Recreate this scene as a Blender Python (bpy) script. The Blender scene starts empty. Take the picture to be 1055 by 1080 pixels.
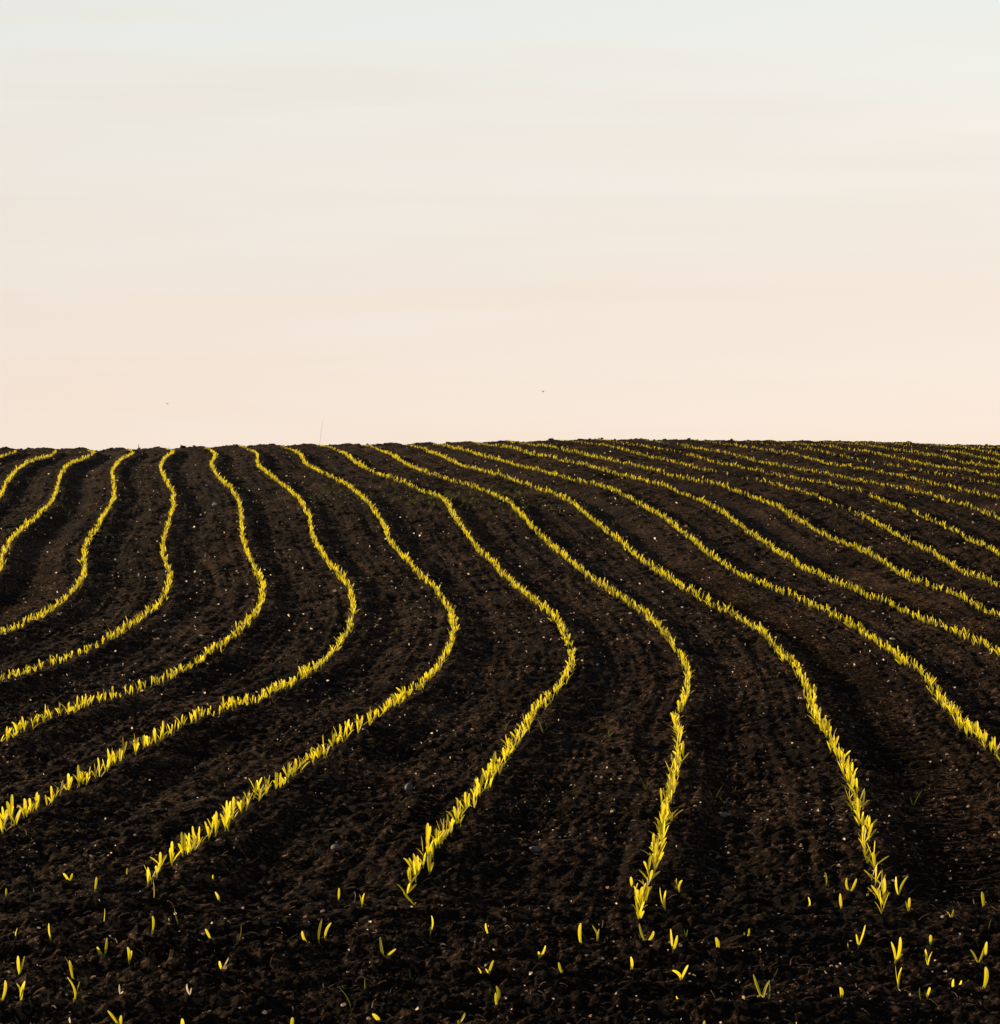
# A ploughed field with contour-sown rows of young maize under a pale evening sky.
# Everything is laid out in metres on the ground plan: x to the right, y up the
# slope, z up; the camera stands at the origin at eye height.
import bpy, bmesh, math, random
import numpy as np

random.seed(7)
RNG = np.random.default_rng(11)
scene = bpy.context.scene
COL = scene.collection
rad = math.radians

VEIL_STOPS = ((0.0, (0.95, 0.795, 0.67)), (0.023, (0.935, 0.80, 0.682)), (0.073, (0.885, 0.80, 0.712)), (0.117, (0.866, 0.82, 0.752)), (0.15, (0.845, 0.845, 0.785)), (0.18, (0.81, 0.83, 0.81)), (0.3, (0.70, 0.75, 0.78)))
EXPOSURE = 0.45
SKY_STRENGTH = 0.06
VEIL_GAIN = 2 ** -EXPOSURE / SKY_STRENGTH      # lit cloud in the sky texture's own units
GROUND_PROFILE = [(5.0, -1.2911), (8.0, -1.2869), (11.0, -1.2599), (15.0, -1.1835), (20.0, -1.024), (26.0, -0.7465), (33.0, -0.347), (40.0, 0.0532), (47.0, 0.375), (54.0, 0.5642)]
CREST_SWELL = [(-14.35, -0.032), (-9.15, -0.032), (-7.41, -0.032), (-5.68, -0.006), (-4.47, 0.037), (-3.08, 0.046), (-2.21, 0.046), (-1.0, 0.072), (0.22, 0.107), (1.78, 0.133), (2.99, 0.133), (4.38, 0.115), (5.59, 0.098), (7.24, 0.089), (8.19, 0.046), (9.15, 0.029), (15.13, 0.02)]
ROW_LINES = [  # x of every seed row each 0.5 m from y = 6 m
 [-8.855,-8.809,-8.763,-8.717,-8.671,-8.625,-8.585,-8.56,-8.521,-8.486,-8.464,-8.441,-8.41,-8.371,-8.332,-8.293,-8.254,-8.204,-8.147,-8.087,-8.003,-7.924,-7.875,-7.826,-7.78,-7.75,-7.736,-7.726,-7.717,-7.719,-7.733,-7.751,-7.774,-7.808,-7.856,-7.916,-7.99,-8.068,-8.146,-8.222,-8.294,-8.358,-8.413,-8.464,-8.508,-8.543,-8.576,-8.612,-8.65,-8.688,-8.726,-8.764,-8.802,-8.842,-8.889,-8.947,-9.012,-9.082,-9.154,-9.226,-9.297,-9.366,-9.434,-9.502,-9.57,-9.637,-9.7,-9.754,-9.803,-9.851,-9.899,-9.947,-9.99,-10.022,-10.044,-10.061,-10.08,-10.107,-10.143,-10.178,-10.209,-10.238,-10.283,-10.393,-10.51,-10.62,-10.729,-10.835,-10.939,-11.041,-11.14,-11.237,-11.333,-11.426,-11.518,-11.608,-11.696,-11.784,-11.869,-11.954,-12.038],
 [-8.102,-8.056,-8.01,-7.963,-7.918,-7.871,-7.833,-7.808,-7.768,-7.735,-7.713,-7.69,-7.657,-7.619,-7.579,-7.541,-7.5,-7.449,-7.392,-7.328,-7.241,-7.169,-7.122,-7.073,-7.027,-6.999,-6.986,-6.976,-6.966,-6.969,-6.983,-7.001,-7.023,-7.055,-7.101,-7.159,-7.231,-7.309,-7.387,-7.463,-7.537,-7.603,-7.659,-7.71,-7.756,-7.791,-7.824,-7.86,-7.898,-7.936,-7.974,-8.012,-8.05,-8.089,-8.135,-8.192,-8.255,-8.325,-8.396,-8.468,-8.539,-8.609,-8.678,-8.745,-8.813,-8.88,-8.944,-9.0,-9.05,-9.098,-9.146,-9.194,-9.238,-9.271,-9.293,-9.311,-9.329,-9.355,-9.391,-9.426,-9.458,-9.486,-9.524,-9.62,-9.741,-9.852,-9.962,-10.069,-10.173,-10.276,-10.376,-10.473,-10.569,-10.663,-10.755,-10.846,-10.935,-11.022,-11.108,-11.193,-11.278],
 [-7.349,-7.302,-7.256,-7.21,-7.164,-7.118,-7.081,-7.056,-7.015,-6.984,-6.963,-6.939,-6.905,-6.867,-6.827,-6.788,-6.747,-6.694,-6.636,-6.568,-6.48,-6.414,-6.368,-6.319,-6.275,-6.249,-6.236,-6.226,-6.216,-6.219,-6.232,-6.25,-6.272,-6.303,-6.348,-6.403,-6.473,-6.55,-6.628,-6.704,-6.779,-6.847,-6.904,-6.957,-7.003,-7.04,-7.072,-7.107,-7.145,-7.184,-7.222,-7.26,-7.298,-7.337,-7.381,-7.436,-7.499,-7.567,-7.639,-7.71,-7.782,-7.852,-7.921,-7.988,-8.056,-8.124,-8.189,-8.246,-8.296,-8.344,-8.392,-8.44,-8.485,-8.52,-8.542,-8.56,-8.579,-8.603,-8.639,-8.674,-8.707,-8.735,-8.768,-8.85,-8.97,-9.083,-9.194,-9.302,-9.407,-9.51,-9.611,-9.709,-9.806,-9.9,-9.993,-10.084,-10.173,-10.261,-10.347,-10.433,-10.517],
 [-6.595,-6.549,-6.503,-6.457,-6.411,-6.365,-6.33,-6.304,-6.263,-6.233,-6.212,-6.188,-6.153,-6.115,-6.075,-6.036,-5.993,-5.939,-5.88,-5.807,-5.721,-5.661,-5.615,-5.566,-5.523,-5.498,-5.486,-5.475,-5.466,-5.469,-5.482,-5.5,-5.521,-5.551,-5.594,-5.648,-5.715,-5.791,-5.869,-5.946,-6.021,-6.09,-6.15,-6.203,-6.25,-6.288,-6.32,-6.355,-6.393,-6.432,-6.47,-6.508,-6.546,-6.584,-6.627,-6.681,-6.742,-6.81,-6.881,-6.953,-7.024,-7.095,-7.164,-7.232,-7.299,-7.367,-7.433,-7.491,-7.543,-7.591,-7.639,-7.687,-7.733,-7.769,-7.792,-7.81,-7.828,-7.852,-7.887,-7.923,-7.955,-7.984,-8.014,-8.084,-8.199,-8.314,-8.426,-8.535,-8.641,-8.745,-8.846,-8.945,-9.042,-9.137,-9.23,-9.322,-9.411,-9.5,-9.586,-9.672,-9.757],
 [-5.842,-5.796,-5.75,-5.704,-5.658,-5.612,-5.578,-5.551,-5.51,-5.482,-5.461,-5.436,-5.401,-5.362,-5.322,-5.284,-5.239,-5.184,-5.123,-5.045,-4.962,-4.907,-4.861,-4.812,-4.772,-4.747,-4.735,-4.725,-4.716,-4.718,-4.731,-4.749,-4.769,-4.798,-4.84,-4.892,-4.957,-5.032,-5.11,-5.187,-5.263,-5.333,-5.394,-5.448,-5.497,-5.536,-5.568,-5.603,-5.64,-5.679,-5.717,-5.755,-5.793,-5.831,-5.873,-5.925,-5.985,-6.051,-6.122,-6.194,-6.265,-6.336,-6.405,-6.473,-6.541,-6.608,-6.674,-6.735,-6.787,-6.835,-6.883,-6.931,-6.977,-7.014,-7.038,-7.056,-7.074,-7.097,-7.134,-7.183,-7.236,-7.288,-7.342,-7.416,-7.523,-7.633,-7.74,-7.845,-7.947,-8.047,-8.145,-8.241,-8.335,-8.427,-8.517,-8.606,-8.694,-8.78,-8.864,-8.948,-9.03],
 [-5.092,-5.046,-5.0,-4.954,-4.908,-4.863,-4.831,-4.804,-4.763,-4.736,-4.716,-4.69,-4.655,-4.616,-4.577,-4.539,-4.493,-4.437,-4.374,-4.294,-4.216,-4.165,-4.119,-4.071,-4.033,-4.011,-4.0,-3.991,-3.982,-3.986,-4.0,-4.018,-4.04,-4.069,-4.111,-4.163,-4.227,-4.302,-4.381,-4.461,-4.539,-4.614,-4.679,-4.736,-4.789,-4.832,-4.868,-4.905,-4.946,-4.988,-5.03,-5.073,-5.115,-5.158,-5.204,-5.26,-5.324,-5.391,-5.458,-5.525,-5.594,-5.664,-5.735,-5.805,-5.876,-5.947,-6.016,-6.079,-6.135,-6.188,-6.24,-6.287,-6.319,-6.34,-6.36,-6.382,-6.411,-6.448,-6.487,-6.525,-6.567,-6.636,-6.741,-6.845,-6.945,-7.044,-7.142,-7.237,-7.33,-7.422,-7.512,-7.6,-7.687,-7.773,-7.857,-7.94,-8.022,-8.103,-8.183,-8.262,-8.34],
 [-4.343,-4.298,-4.252,-4.207,-4.161,-4.117,-4.086,-4.058,-4.018,-3.993,-3.974,-3.948,-3.912,-3.874,-3.835,-3.798,-3.751,-3.695,-3.63,-3.548,-3.476,-3.429,-3.384,-3.338,-3.302,-3.282,-3.273,-3.265,-3.258,-3.263,-3.279,-3.299,-3.322,-3.353,-3.396,-3.449,-3.512,-3.585,-3.66,-3.733,-3.803,-3.871,-3.936,-3.99,-4.033,-4.075,-4.118,-4.165,-4.215,-4.266,-4.316,-4.363,-4.408,-4.452,-4.497,-4.548,-4.61,-4.679,-4.75,-4.82,-4.891,-4.963,-5.035,-5.106,-5.178,-5.25,-5.319,-5.381,-5.436,-5.488,-5.541,-5.593,-5.645,-5.696,-5.738,-5.771,-5.8,-5.829,-5.858,-5.888,-5.929,-6.002,-6.099,-6.198,-6.29,-6.384,-6.475,-6.565,-6.654,-6.74,-6.826,-6.91,-6.993,-7.075,-7.156,-7.236,-7.314,-7.392,-7.469,-7.546,-7.621],
 [-3.589,-3.544,-3.498,-3.452,-3.407,-3.363,-3.333,-3.304,-3.265,-3.241,-3.221,-3.194,-3.158,-3.12,-3.081,-3.042,-2.994,-2.936,-2.868,-2.786,-2.718,-2.672,-2.627,-2.581,-2.547,-2.527,-2.519,-2.517,-2.52,-2.528,-2.542,-2.563,-2.594,-2.631,-2.673,-2.726,-2.787,-2.854,-2.929,-3.006,-3.078,-3.144,-3.205,-3.26,-3.308,-3.354,-3.399,-3.445,-3.492,-3.54,-3.587,-3.635,-3.683,-3.734,-3.79,-3.847,-3.905,-3.965,-4.033,-4.109,-4.188,-4.265,-4.341,-4.416,-4.489,-4.563,-4.636,-4.708,-4.774,-4.831,-4.883,-4.936,-4.988,-5.039,-5.08,-5.111,-5.137,-5.163,-5.189,-5.226,-5.289,-5.364,-5.451,-5.544,-5.631,-5.718,-5.804,-5.889,-5.972,-6.055,-6.136,-6.216,-6.296,-6.374,-6.451,-6.528,-6.604,-6.679,-6.754,-6.827,-6.901],
 [-2.819,-2.772,-2.725,-2.678,-2.631,-2.587,-2.557,-2.525,-2.484,-2.46,-2.438,-2.408,-2.369,-2.328,-2.287,-2.245,-2.192,-2.129,-2.054,-1.965,-1.885,-1.831,-1.794,-1.766,-1.747,-1.736,-1.729,-1.729,-1.735,-1.748,-1.77,-1.798,-1.832,-1.876,-1.93,-1.988,-2.051,-2.117,-2.184,-2.249,-2.311,-2.372,-2.432,-2.487,-2.536,-2.583,-2.63,-2.677,-2.724,-2.773,-2.823,-2.873,-2.924,-2.974,-3.026,-3.082,-3.147,-3.218,-3.29,-3.363,-3.44,-3.521,-3.604,-3.686,-3.765,-3.837,-3.906,-3.975,-4.044,-4.11,-4.165,-4.207,-4.244,-4.28,-4.316,-4.355,-4.403,-4.464,-4.53,-4.596,-4.663,-4.73,-4.806,-4.892,-4.973,-5.054,-5.135,-5.214,-5.293,-5.37,-5.447,-5.523,-5.599,-5.674,-5.748,-5.821,-5.894,-5.966,-6.038,-6.11,-6.181],
 [-2.083,-2.038,-1.992,-1.947,-1.901,-1.859,-1.831,-1.8,-1.762,-1.741,-1.72,-1.692,-1.655,-1.616,-1.57,-1.51,-1.428,-1.335,-1.254,-1.19,-1.143,-1.104,-1.071,-1.045,-1.027,-1.02,-1.02,-1.026,-1.038,-1.056,-1.083,-1.116,-1.155,-1.201,-1.254,-1.314,-1.378,-1.443,-1.507,-1.57,-1.632,-1.691,-1.744,-1.795,-1.844,-1.888,-1.928,-1.967,-2.006,-2.046,-2.091,-2.142,-2.196,-2.251,-2.306,-2.364,-2.429,-2.498,-2.568,-2.639,-2.717,-2.799,-2.882,-2.965,-3.047,-3.127,-3.205,-3.284,-3.362,-3.437,-3.498,-3.545,-3.586,-3.627,-3.667,-3.708,-3.754,-3.812,-3.879,-3.949,-4.02,-4.103,-4.211,-4.307,-4.381,-4.452,-4.523,-4.594,-4.665,-4.735,-4.804,-4.873,-4.942,-5.011,-5.08,-5.148,-5.216,-5.283,-5.351,-5.418,-5.485],
 [-1.319,-1.272,-1.226,-1.18,-1.133,-1.091,-1.063,-1.029,-0.989,-0.961,-0.93,-0.887,-0.842,-0.795,-0.734,-0.662,-0.6,-0.555,-0.511,-0.46,-0.409,-0.369,-0.343,-0.326,-0.313,-0.306,-0.31,-0.32,-0.336,-0.36,-0.39,-0.426,-0.469,-0.516,-0.569,-0.628,-0.688,-0.749,-0.808,-0.865,-0.919,-0.969,-1.018,-1.061,-1.1,-1.136,-1.172,-1.211,-1.254,-1.299,-1.345,-1.393,-1.444,-1.496,-1.549,-1.603,-1.661,-1.721,-1.782,-1.847,-1.921,-2.001,-2.083,-2.172,-2.274,-2.38,-2.473,-2.556,-2.638,-2.716,-2.784,-2.84,-2.892,-2.944,-2.995,-3.047,-3.102,-3.161,-3.224,-3.287,-3.351,-3.426,-3.526,-3.623,-3.696,-3.763,-3.83,-3.897,-3.964,-4.03,-4.097,-4.163,-4.229,-4.296,-4.362,-4.427,-4.493,-4.559,-4.624,-4.69,-4.755],
 [-0.539,-0.491,-0.442,-0.394,-0.346,-0.3,-0.261,-0.222,-0.177,-0.133,-0.09,-0.047,-0.0,0.046,0.087,0.124,0.16,0.203,0.26,0.324,0.378,0.414,0.43,0.436,0.434,0.43,0.421,0.403,0.375,0.335,0.286,0.236,0.19,0.144,0.099,0.054,0.009,-0.035,-0.078,-0.12,-0.161,-0.199,-0.234,-0.269,-0.304,-0.34,-0.378,-0.416,-0.453,-0.485,-0.512,-0.536,-0.561,-0.589,-0.628,-0.678,-0.744,-0.838,-0.946,-1.054,-1.159,-1.263,-1.366,-1.468,-1.569,-1.668,-1.76,-1.835,-1.902,-1.967,-2.032,-2.097,-2.161,-2.219,-2.272,-2.325,-2.377,-2.43,-2.483,-2.547,-2.634,-2.737,-2.844,-2.941,-3.014,-3.077,-3.14,-3.203,-3.266,-3.329,-3.392,-3.456,-3.519,-3.582,-3.646,-3.709,-3.772,-3.836,-3.899,-3.963,-4.027],
 [0.197,0.244,0.291,0.338,0.385,0.431,0.478,0.526,0.571,0.614,0.657,0.703,0.749,0.789,0.817,0.84,0.874,0.922,0.975,1.022,1.06,1.083,1.092,1.093,1.091,1.083,1.072,1.057,1.037,1.008,0.968,0.921,0.874,0.829,0.785,0.741,0.698,0.657,0.621,0.59,0.559,0.527,0.493,0.456,0.418,0.382,0.347,0.316,0.286,0.255,0.225,0.196,0.166,0.135,0.096,0.049,-0.006,-0.082,-0.184,-0.296,-0.406,-0.512,-0.622,-0.742,-0.869,-0.985,-1.078,-1.156,-1.232,-1.305,-1.369,-1.426,-1.481,-1.536,-1.591,-1.647,-1.707,-1.772,-1.839,-1.907,-1.975,-2.043,-2.109,-2.173,-2.237,-2.301,-2.365,-2.429,-2.493,-2.557,-2.622,-2.686,-2.75,-2.814,-2.878,-2.942,-3.006,-3.07,-3.134,-3.198,-3.263],
 [0.908,0.952,0.996,1.04,1.084,1.129,1.181,1.229,1.273,1.32,1.365,1.408,1.445,1.472,1.493,1.516,1.551,1.595,1.638,1.677,1.704,1.717,1.72,1.722,1.723,1.722,1.716,1.699,1.671,1.634,1.589,1.542,1.497,1.454,1.417,1.387,1.359,1.331,1.301,1.267,1.233,1.201,1.174,1.149,1.124,1.097,1.069,1.039,1.01,0.981,0.954,0.927,0.9,0.872,0.84,0.796,0.74,0.678,0.601,0.504,0.401,0.303,0.21,0.109,-0.004,-0.122,-0.235,-0.34,-0.443,-0.542,-0.626,-0.696,-0.76,-0.824,-0.887,-0.947,-1.002,-1.055,-1.108,-1.162,-1.216,-1.276,-1.342,-1.408,-1.472,-1.537,-1.601,-1.666,-1.731,-1.795,-1.86,-1.924,-1.988,-2.053,-2.117,-2.182,-2.246,-2.31,-2.375,-2.439,-2.503],
 [1.634,1.676,1.718,1.76,1.802,1.846,1.895,1.94,1.982,2.025,2.067,2.107,2.138,2.16,2.175,2.198,2.232,2.274,2.317,2.353,2.379,2.393,2.399,2.407,2.413,2.412,2.405,2.391,2.368,2.337,2.298,2.253,2.201,2.14,2.08,2.04,2.01,1.978,1.945,1.918,1.901,1.89,1.879,1.866,1.85,1.833,1.816,1.8,1.785,1.769,1.749,1.721,1.688,1.652,1.613,1.571,1.527,1.479,1.416,1.337,1.245,1.132,1.004,0.878,0.76,0.647,0.536,0.427,0.32,0.215,0.113,0.012,-0.088,-0.182,-0.266,-0.344,-0.422,-0.499,-0.574,-0.644,-0.708,-0.771,-0.833,-0.896,-0.958,-1.018,-1.071,-1.122,-1.174,-1.226,-1.279,-1.333,-1.387,-1.443,-1.498,-1.554,-1.611,-1.668,-1.725,-1.783,-1.841],
 [2.358,2.398,2.439,2.478,2.518,2.56,2.607,2.648,2.687,2.728,2.766,2.802,2.829,2.846,2.857,2.877,2.906,2.945,2.982,3.011,3.03,3.037,3.036,3.037,3.036,3.024,3.0,2.973,2.951,2.93,2.901,2.861,2.814,2.769,2.728,2.688,2.65,2.618,2.595,2.577,2.565,2.557,2.548,2.54,2.53,2.519,2.506,2.492,2.479,2.468,2.459,2.451,2.438,2.414,2.384,2.348,2.297,2.234,2.165,2.093,2.013,1.922,1.826,1.725,1.618,1.511,1.407,1.307,1.206,1.101,0.989,0.878,0.775,0.679,0.586,0.495,0.408,0.325,0.244,0.163,0.082,-0.002,-0.09,-0.18,-0.27,-0.35,-0.406,-0.452,-0.498,-0.546,-0.594,-0.644,-0.694,-0.745,-0.797,-0.85,-0.904,-0.958,-1.012,-1.067,-1.123],
 [3.083,3.121,3.16,3.197,3.234,3.276,3.32,3.357,3.394,3.432,3.467,3.498,3.521,3.534,3.541,3.557,3.583,3.617,3.648,3.671,3.683,3.684,3.677,3.67,3.662,3.642,3.61,3.574,3.544,3.525,3.513,3.499,3.48,3.451,3.412,3.389,3.382,3.378,3.374,3.361,3.341,3.317,3.294,3.272,3.251,3.23,3.211,3.196,3.184,3.174,3.169,3.168,3.165,3.151,3.121,3.08,3.025,2.959,2.892,2.828,2.762,2.672,2.545,2.411,2.295,2.188,2.087,1.99,1.897,1.803,1.698,1.578,1.456,1.351,1.263,1.178,1.091,1.0,0.904,0.807,0.71,0.614,0.518,0.423,0.328,0.245,0.193,0.157,0.119,0.08,0.039,-0.003,-0.046,-0.091,-0.137,-0.184,-0.232,-0.281,-0.331,-0.381,-0.433],
 [3.808,3.845,3.881,3.917,3.952,3.992,4.033,4.068,4.102,4.136,4.168,4.196,4.215,4.223,4.227,4.239,4.261,4.29,4.316,4.333,4.339,4.334,4.32,4.307,4.291,4.265,4.225,4.18,4.139,4.11,4.087,4.062,4.032,3.994,3.971,3.967,3.957,3.951,3.955,3.963,3.969,3.97,3.969,3.965,3.959,3.951,3.94,3.929,3.921,3.92,3.922,3.92,3.907,3.886,3.864,3.843,3.821,3.79,3.727,3.641,3.558,3.471,3.354,3.219,3.094,2.976,2.863,2.765,2.687,2.614,2.534,2.441,2.341,2.238,2.135,2.041,1.962,1.891,1.821,1.75,1.68,1.601,1.5,1.392,1.283,1.184,1.116,1.069,1.021,0.973,0.924,0.874,0.824,0.772,0.72,0.667,0.613,0.559,0.504,0.448,0.392],
 [4.546,4.582,4.617,4.652,4.686,4.725,4.765,4.798,4.831,4.864,4.893,4.919,4.936,4.942,4.944,4.954,4.975,5.002,5.024,5.038,5.041,5.033,5.016,4.998,4.98,4.951,4.908,4.858,4.812,4.776,4.747,4.717,4.681,4.638,4.606,4.593,4.576,4.561,4.556,4.555,4.555,4.563,4.574,4.585,4.591,4.592,4.59,4.585,4.579,4.573,4.567,4.56,4.546,4.527,4.507,4.491,4.478,4.456,4.398,4.308,4.207,4.102,3.993,3.882,3.771,3.66,3.549,3.447,3.355,3.263,3.165,3.07,2.991,2.925,2.861,2.786,2.693,2.591,2.489,2.388,2.289,2.192,2.096,1.998,1.899,1.803,1.738,1.697,1.657,1.616,1.574,1.531,1.486,1.44,1.393,1.345,1.296,1.246,1.195,1.144,1.091],
 [5.298,5.334,5.369,5.403,5.438,5.478,5.517,5.549,5.582,5.614,5.644,5.669,5.685,5.691,5.693,5.704,5.725,5.752,5.774,5.787,5.79,5.782,5.765,5.748,5.729,5.701,5.66,5.61,5.563,5.525,5.497,5.467,5.432,5.388,5.355,5.341,5.324,5.308,5.303,5.302,5.302,5.309,5.32,5.33,5.336,5.337,5.334,5.329,5.323,5.319,5.321,5.32,5.309,5.289,5.268,5.246,5.219,5.171,5.093,4.995,4.895,4.802,4.701,4.59,4.474,4.359,4.253,4.153,4.051,3.945,3.846,3.766,3.696,3.626,3.549,3.466,3.378,3.286,3.189,3.097,3.024,2.971,2.91,2.82,2.719,2.616,2.54,2.494,2.452,2.409,2.364,2.319,2.272,2.224,2.176,2.126,2.075,2.024,1.972,1.919,1.866],
 [6.048,6.084,6.119,6.153,6.187,6.228,6.266,6.298,6.331,6.363,6.392,6.416,6.432,6.437,6.439,6.449,6.471,6.497,6.519,6.531,6.534,6.525,6.508,6.49,6.472,6.444,6.403,6.354,6.305,6.265,6.236,6.205,6.17,6.127,6.09,6.075,6.057,6.039,6.033,6.03,6.029,6.035,6.045,6.053,6.057,6.056,6.051,6.044,6.035,6.029,6.028,6.025,6.011,5.989,5.964,5.939,5.902,5.842,5.78,5.724,5.661,5.589,5.512,5.431,5.342,5.243,5.141,5.041,4.94,4.838,4.744,4.667,4.601,4.536,4.461,4.374,4.284,4.195,4.11,4.024,3.942,3.877,3.813,3.719,3.611,3.499,3.407,3.352,3.303,3.254,3.204,3.154,3.102,3.05,2.997,2.943,2.889,2.834,2.779,2.723,2.666],
 [6.8,6.835,6.87,6.905,6.94,6.98,7.018,7.049,7.082,7.114,7.143,7.167,7.182,7.187,7.189,7.2,7.222,7.248,7.269,7.282,7.284,7.275,7.259,7.241,7.222,7.196,7.157,7.108,7.058,7.017,6.987,6.957,6.922,6.88,6.842,6.825,6.807,6.79,6.783,6.78,6.779,6.785,6.795,6.803,6.807,6.806,6.801,6.794,6.785,6.779,6.778,6.775,6.762,6.74,6.715,6.69,6.656,6.598,6.535,6.479,6.418,6.347,6.249,6.066,5.928,5.85,5.767,5.678,5.586,5.496,5.411,5.335,5.265,5.196,5.122,5.042,4.957,4.87,4.782,4.693,4.603,4.52,4.453,4.436,4.377,4.267,4.166,4.105,4.057,4.008,3.958,3.907,3.856,3.804,3.751,3.697,3.643,3.589,3.533,3.477,3.421],
 [7.546,7.581,7.616,7.649,7.684,7.725,7.761,7.792,7.825,7.855,7.884,7.906,7.92,7.925,7.925,7.936,7.957,7.983,8.002,8.013,8.014,8.005,7.987,7.967,7.948,7.921,7.881,7.831,7.779,7.734,7.701,7.669,7.633,7.589,7.546,7.525,7.504,7.483,7.472,7.466,7.46,7.462,7.467,7.47,7.468,7.462,7.451,7.438,7.422,7.408,7.4,7.389,7.367,7.335,7.301,7.266,7.223,7.155,7.078,7.008,6.934,6.851,6.769,6.628,6.512,6.457,6.393,6.315,6.233,6.154,6.078,6.003,5.929,5.856,5.783,5.71,5.631,5.545,5.455,5.362,5.264,5.163,5.078,5.063,5.019,4.919,4.817,4.756,4.714,4.671,4.627,4.581,4.535,4.487,4.439,4.389,4.339,4.288,4.236,4.184,4.13],
 [8.298,8.333,8.368,8.401,8.437,8.478,8.513,8.544,8.577,8.607,8.635,8.658,8.671,8.675,8.676,8.687,8.709,8.734,8.753,8.764,8.765,8.756,8.738,8.719,8.7,8.674,8.635,8.586,8.534,8.488,8.454,8.423,8.387,8.345,8.3,8.278,8.257,8.236,8.225,8.218,8.213,8.215,8.22,8.224,8.222,8.216,8.206,8.193,8.177,8.164,8.155,8.145,8.124,8.094,8.06,8.026,7.986,7.923,7.846,7.775,7.704,7.624,7.559,7.438,7.29,7.226,7.166,7.091,7.01,6.928,6.847,6.772,6.703,6.637,6.577,6.519,6.457,6.386,6.308,6.218,6.115,6.007,5.913,5.891,5.847,5.748,5.636,5.564,5.517,5.471,5.424,5.376,5.327,5.278,5.227,5.176,5.124,5.071,5.017,4.963,4.908],
 [9.049,9.083,9.118,9.151,9.187,9.228,9.262,9.293,9.325,9.355,9.383,9.405,9.417,9.421,9.422,9.433,9.455,9.48,9.499,9.509,9.509,9.5,9.482,9.462,9.443,9.417,9.38,9.331,9.278,9.23,9.195,9.162,9.127,9.085,9.038,9.013,8.992,8.969,8.956,8.949,8.942,8.943,8.947,8.948,8.945,8.937,8.926,8.91,8.893,8.877,8.866,8.854,8.831,8.798,8.761,8.724,8.683,8.62,8.539,8.463,8.39,8.307,8.249,8.157,7.97,7.88,7.816,7.737,7.648,7.559,7.469,7.384,7.313,7.264,7.223,7.181,7.137,7.087,7.018,6.93,6.836,6.736,6.641,6.618,6.579,6.488,6.375,6.293,6.246,6.202,6.156,6.11,6.062,6.014,5.964,5.914,5.863,5.811,5.759,5.705,5.652],
 [9.799,9.834,9.868,9.902,9.938,9.979,10.012,10.043,10.075,10.105,10.132,10.153,10.165,10.169,10.17,10.181,10.204,10.228,10.246,10.255,10.256,10.246,10.228,10.208,10.189,10.164,10.127,10.079,10.026,9.976,9.939,9.907,9.871,9.83,9.782,9.755,9.733,9.709,9.695,9.687,9.68,9.68,9.682,9.683,9.679,9.67,9.657,9.641,9.622,9.605,9.592,9.579,9.555,9.521,9.483,9.443,9.403,9.342,9.26,9.18,9.104,9.021,8.971,8.927,8.709,8.577,8.509,8.429,8.337,8.243,8.148,8.055,7.974,7.916,7.869,7.82,7.77,7.726,7.687,7.645,7.579,7.486,7.391,7.363,7.328,7.243,7.131,7.038,6.988,6.945,6.9,6.854,6.808,6.76,6.711,6.661,6.611,6.559,6.507,6.454,6.401],
 [10.551,10.586,10.62,10.653,10.69,10.731,10.764,10.794,10.827,10.856,10.883,10.903,10.915,10.919,10.92,10.931,10.955,10.979,10.996,11.005,11.006,10.997,10.979,10.959,10.939,10.915,10.88,10.834,10.78,10.729,10.691,10.659,10.623,10.584,10.535,10.505,10.484,10.46,10.445,10.437,10.43,10.43,10.432,10.433,10.429,10.42,10.408,10.392,10.373,10.355,10.343,10.329,10.307,10.273,10.235,10.196,10.156,10.101,10.02,9.938,9.864,9.784,9.747,9.767,9.542,9.342,9.267,9.191,9.1,9.006,8.911,8.817,8.732,8.67,8.622,8.574,8.524,8.478,8.439,8.399,8.34,8.251,8.156,8.124,8.089,8.009,7.902,7.797,7.741,7.698,7.653,7.608,7.561,7.513,7.465,7.415,7.365,7.313,7.261,7.209,7.155],
 [11.303,11.338,11.372,11.405,11.443,11.483,11.515,11.546,11.578,11.607,11.634,11.654,11.666,11.669,11.67,11.682,11.706,11.729,11.746,11.755,11.756,11.747,11.73,11.709,11.69,11.667,11.633,11.587,11.534,11.482,11.443,11.41,11.375,11.337,11.289,11.256,11.234,11.21,11.196,11.187,11.18,11.18,11.182,11.183,11.179,11.17,11.158,11.142,11.124,11.106,11.093,11.08,11.058,11.025,10.987,10.948,10.909,10.859,10.781,10.697,10.622,10.548,10.526,10.612,10.43,10.127,10.025,9.952,9.863,9.769,9.674,9.579,9.491,9.425,9.376,9.327,9.277,9.231,9.191,9.153,9.099,9.016,8.923,8.886,8.851,8.773,8.676,8.558,8.494,8.45,8.406,8.361,8.314,8.267,8.218,8.169,8.118,8.067,8.015,7.963,7.91],
 [12.055,12.089,12.123,12.157,12.195,12.235,12.266,12.297,12.33,12.358,12.385,12.404,12.416,12.419,12.42,12.433,12.456,12.48,12.497,12.505,12.506,12.497,12.48,12.46,12.441,12.418,12.385,12.341,12.289,12.236,12.195,12.162,12.127,12.091,12.042,12.007,11.985,11.961,11.946,11.937,11.93,11.93,11.932,11.933,11.929,11.921,11.908,11.893,11.874,11.856,11.843,11.83,11.809,11.777,11.74,11.7,11.662,11.616,11.542,11.457,11.381,11.311,11.308,11.449,11.385,10.968,10.784,10.712,10.626,10.533,10.438,10.342,10.251,10.179,10.129,10.081,10.031,9.984,9.943,9.906,9.857,9.78,9.691,9.649,9.613,9.535,9.45,9.324,9.248,9.203,9.159,9.114,9.067,9.02,8.972,8.922,8.872,8.821,8.77,8.717,8.664],
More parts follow.
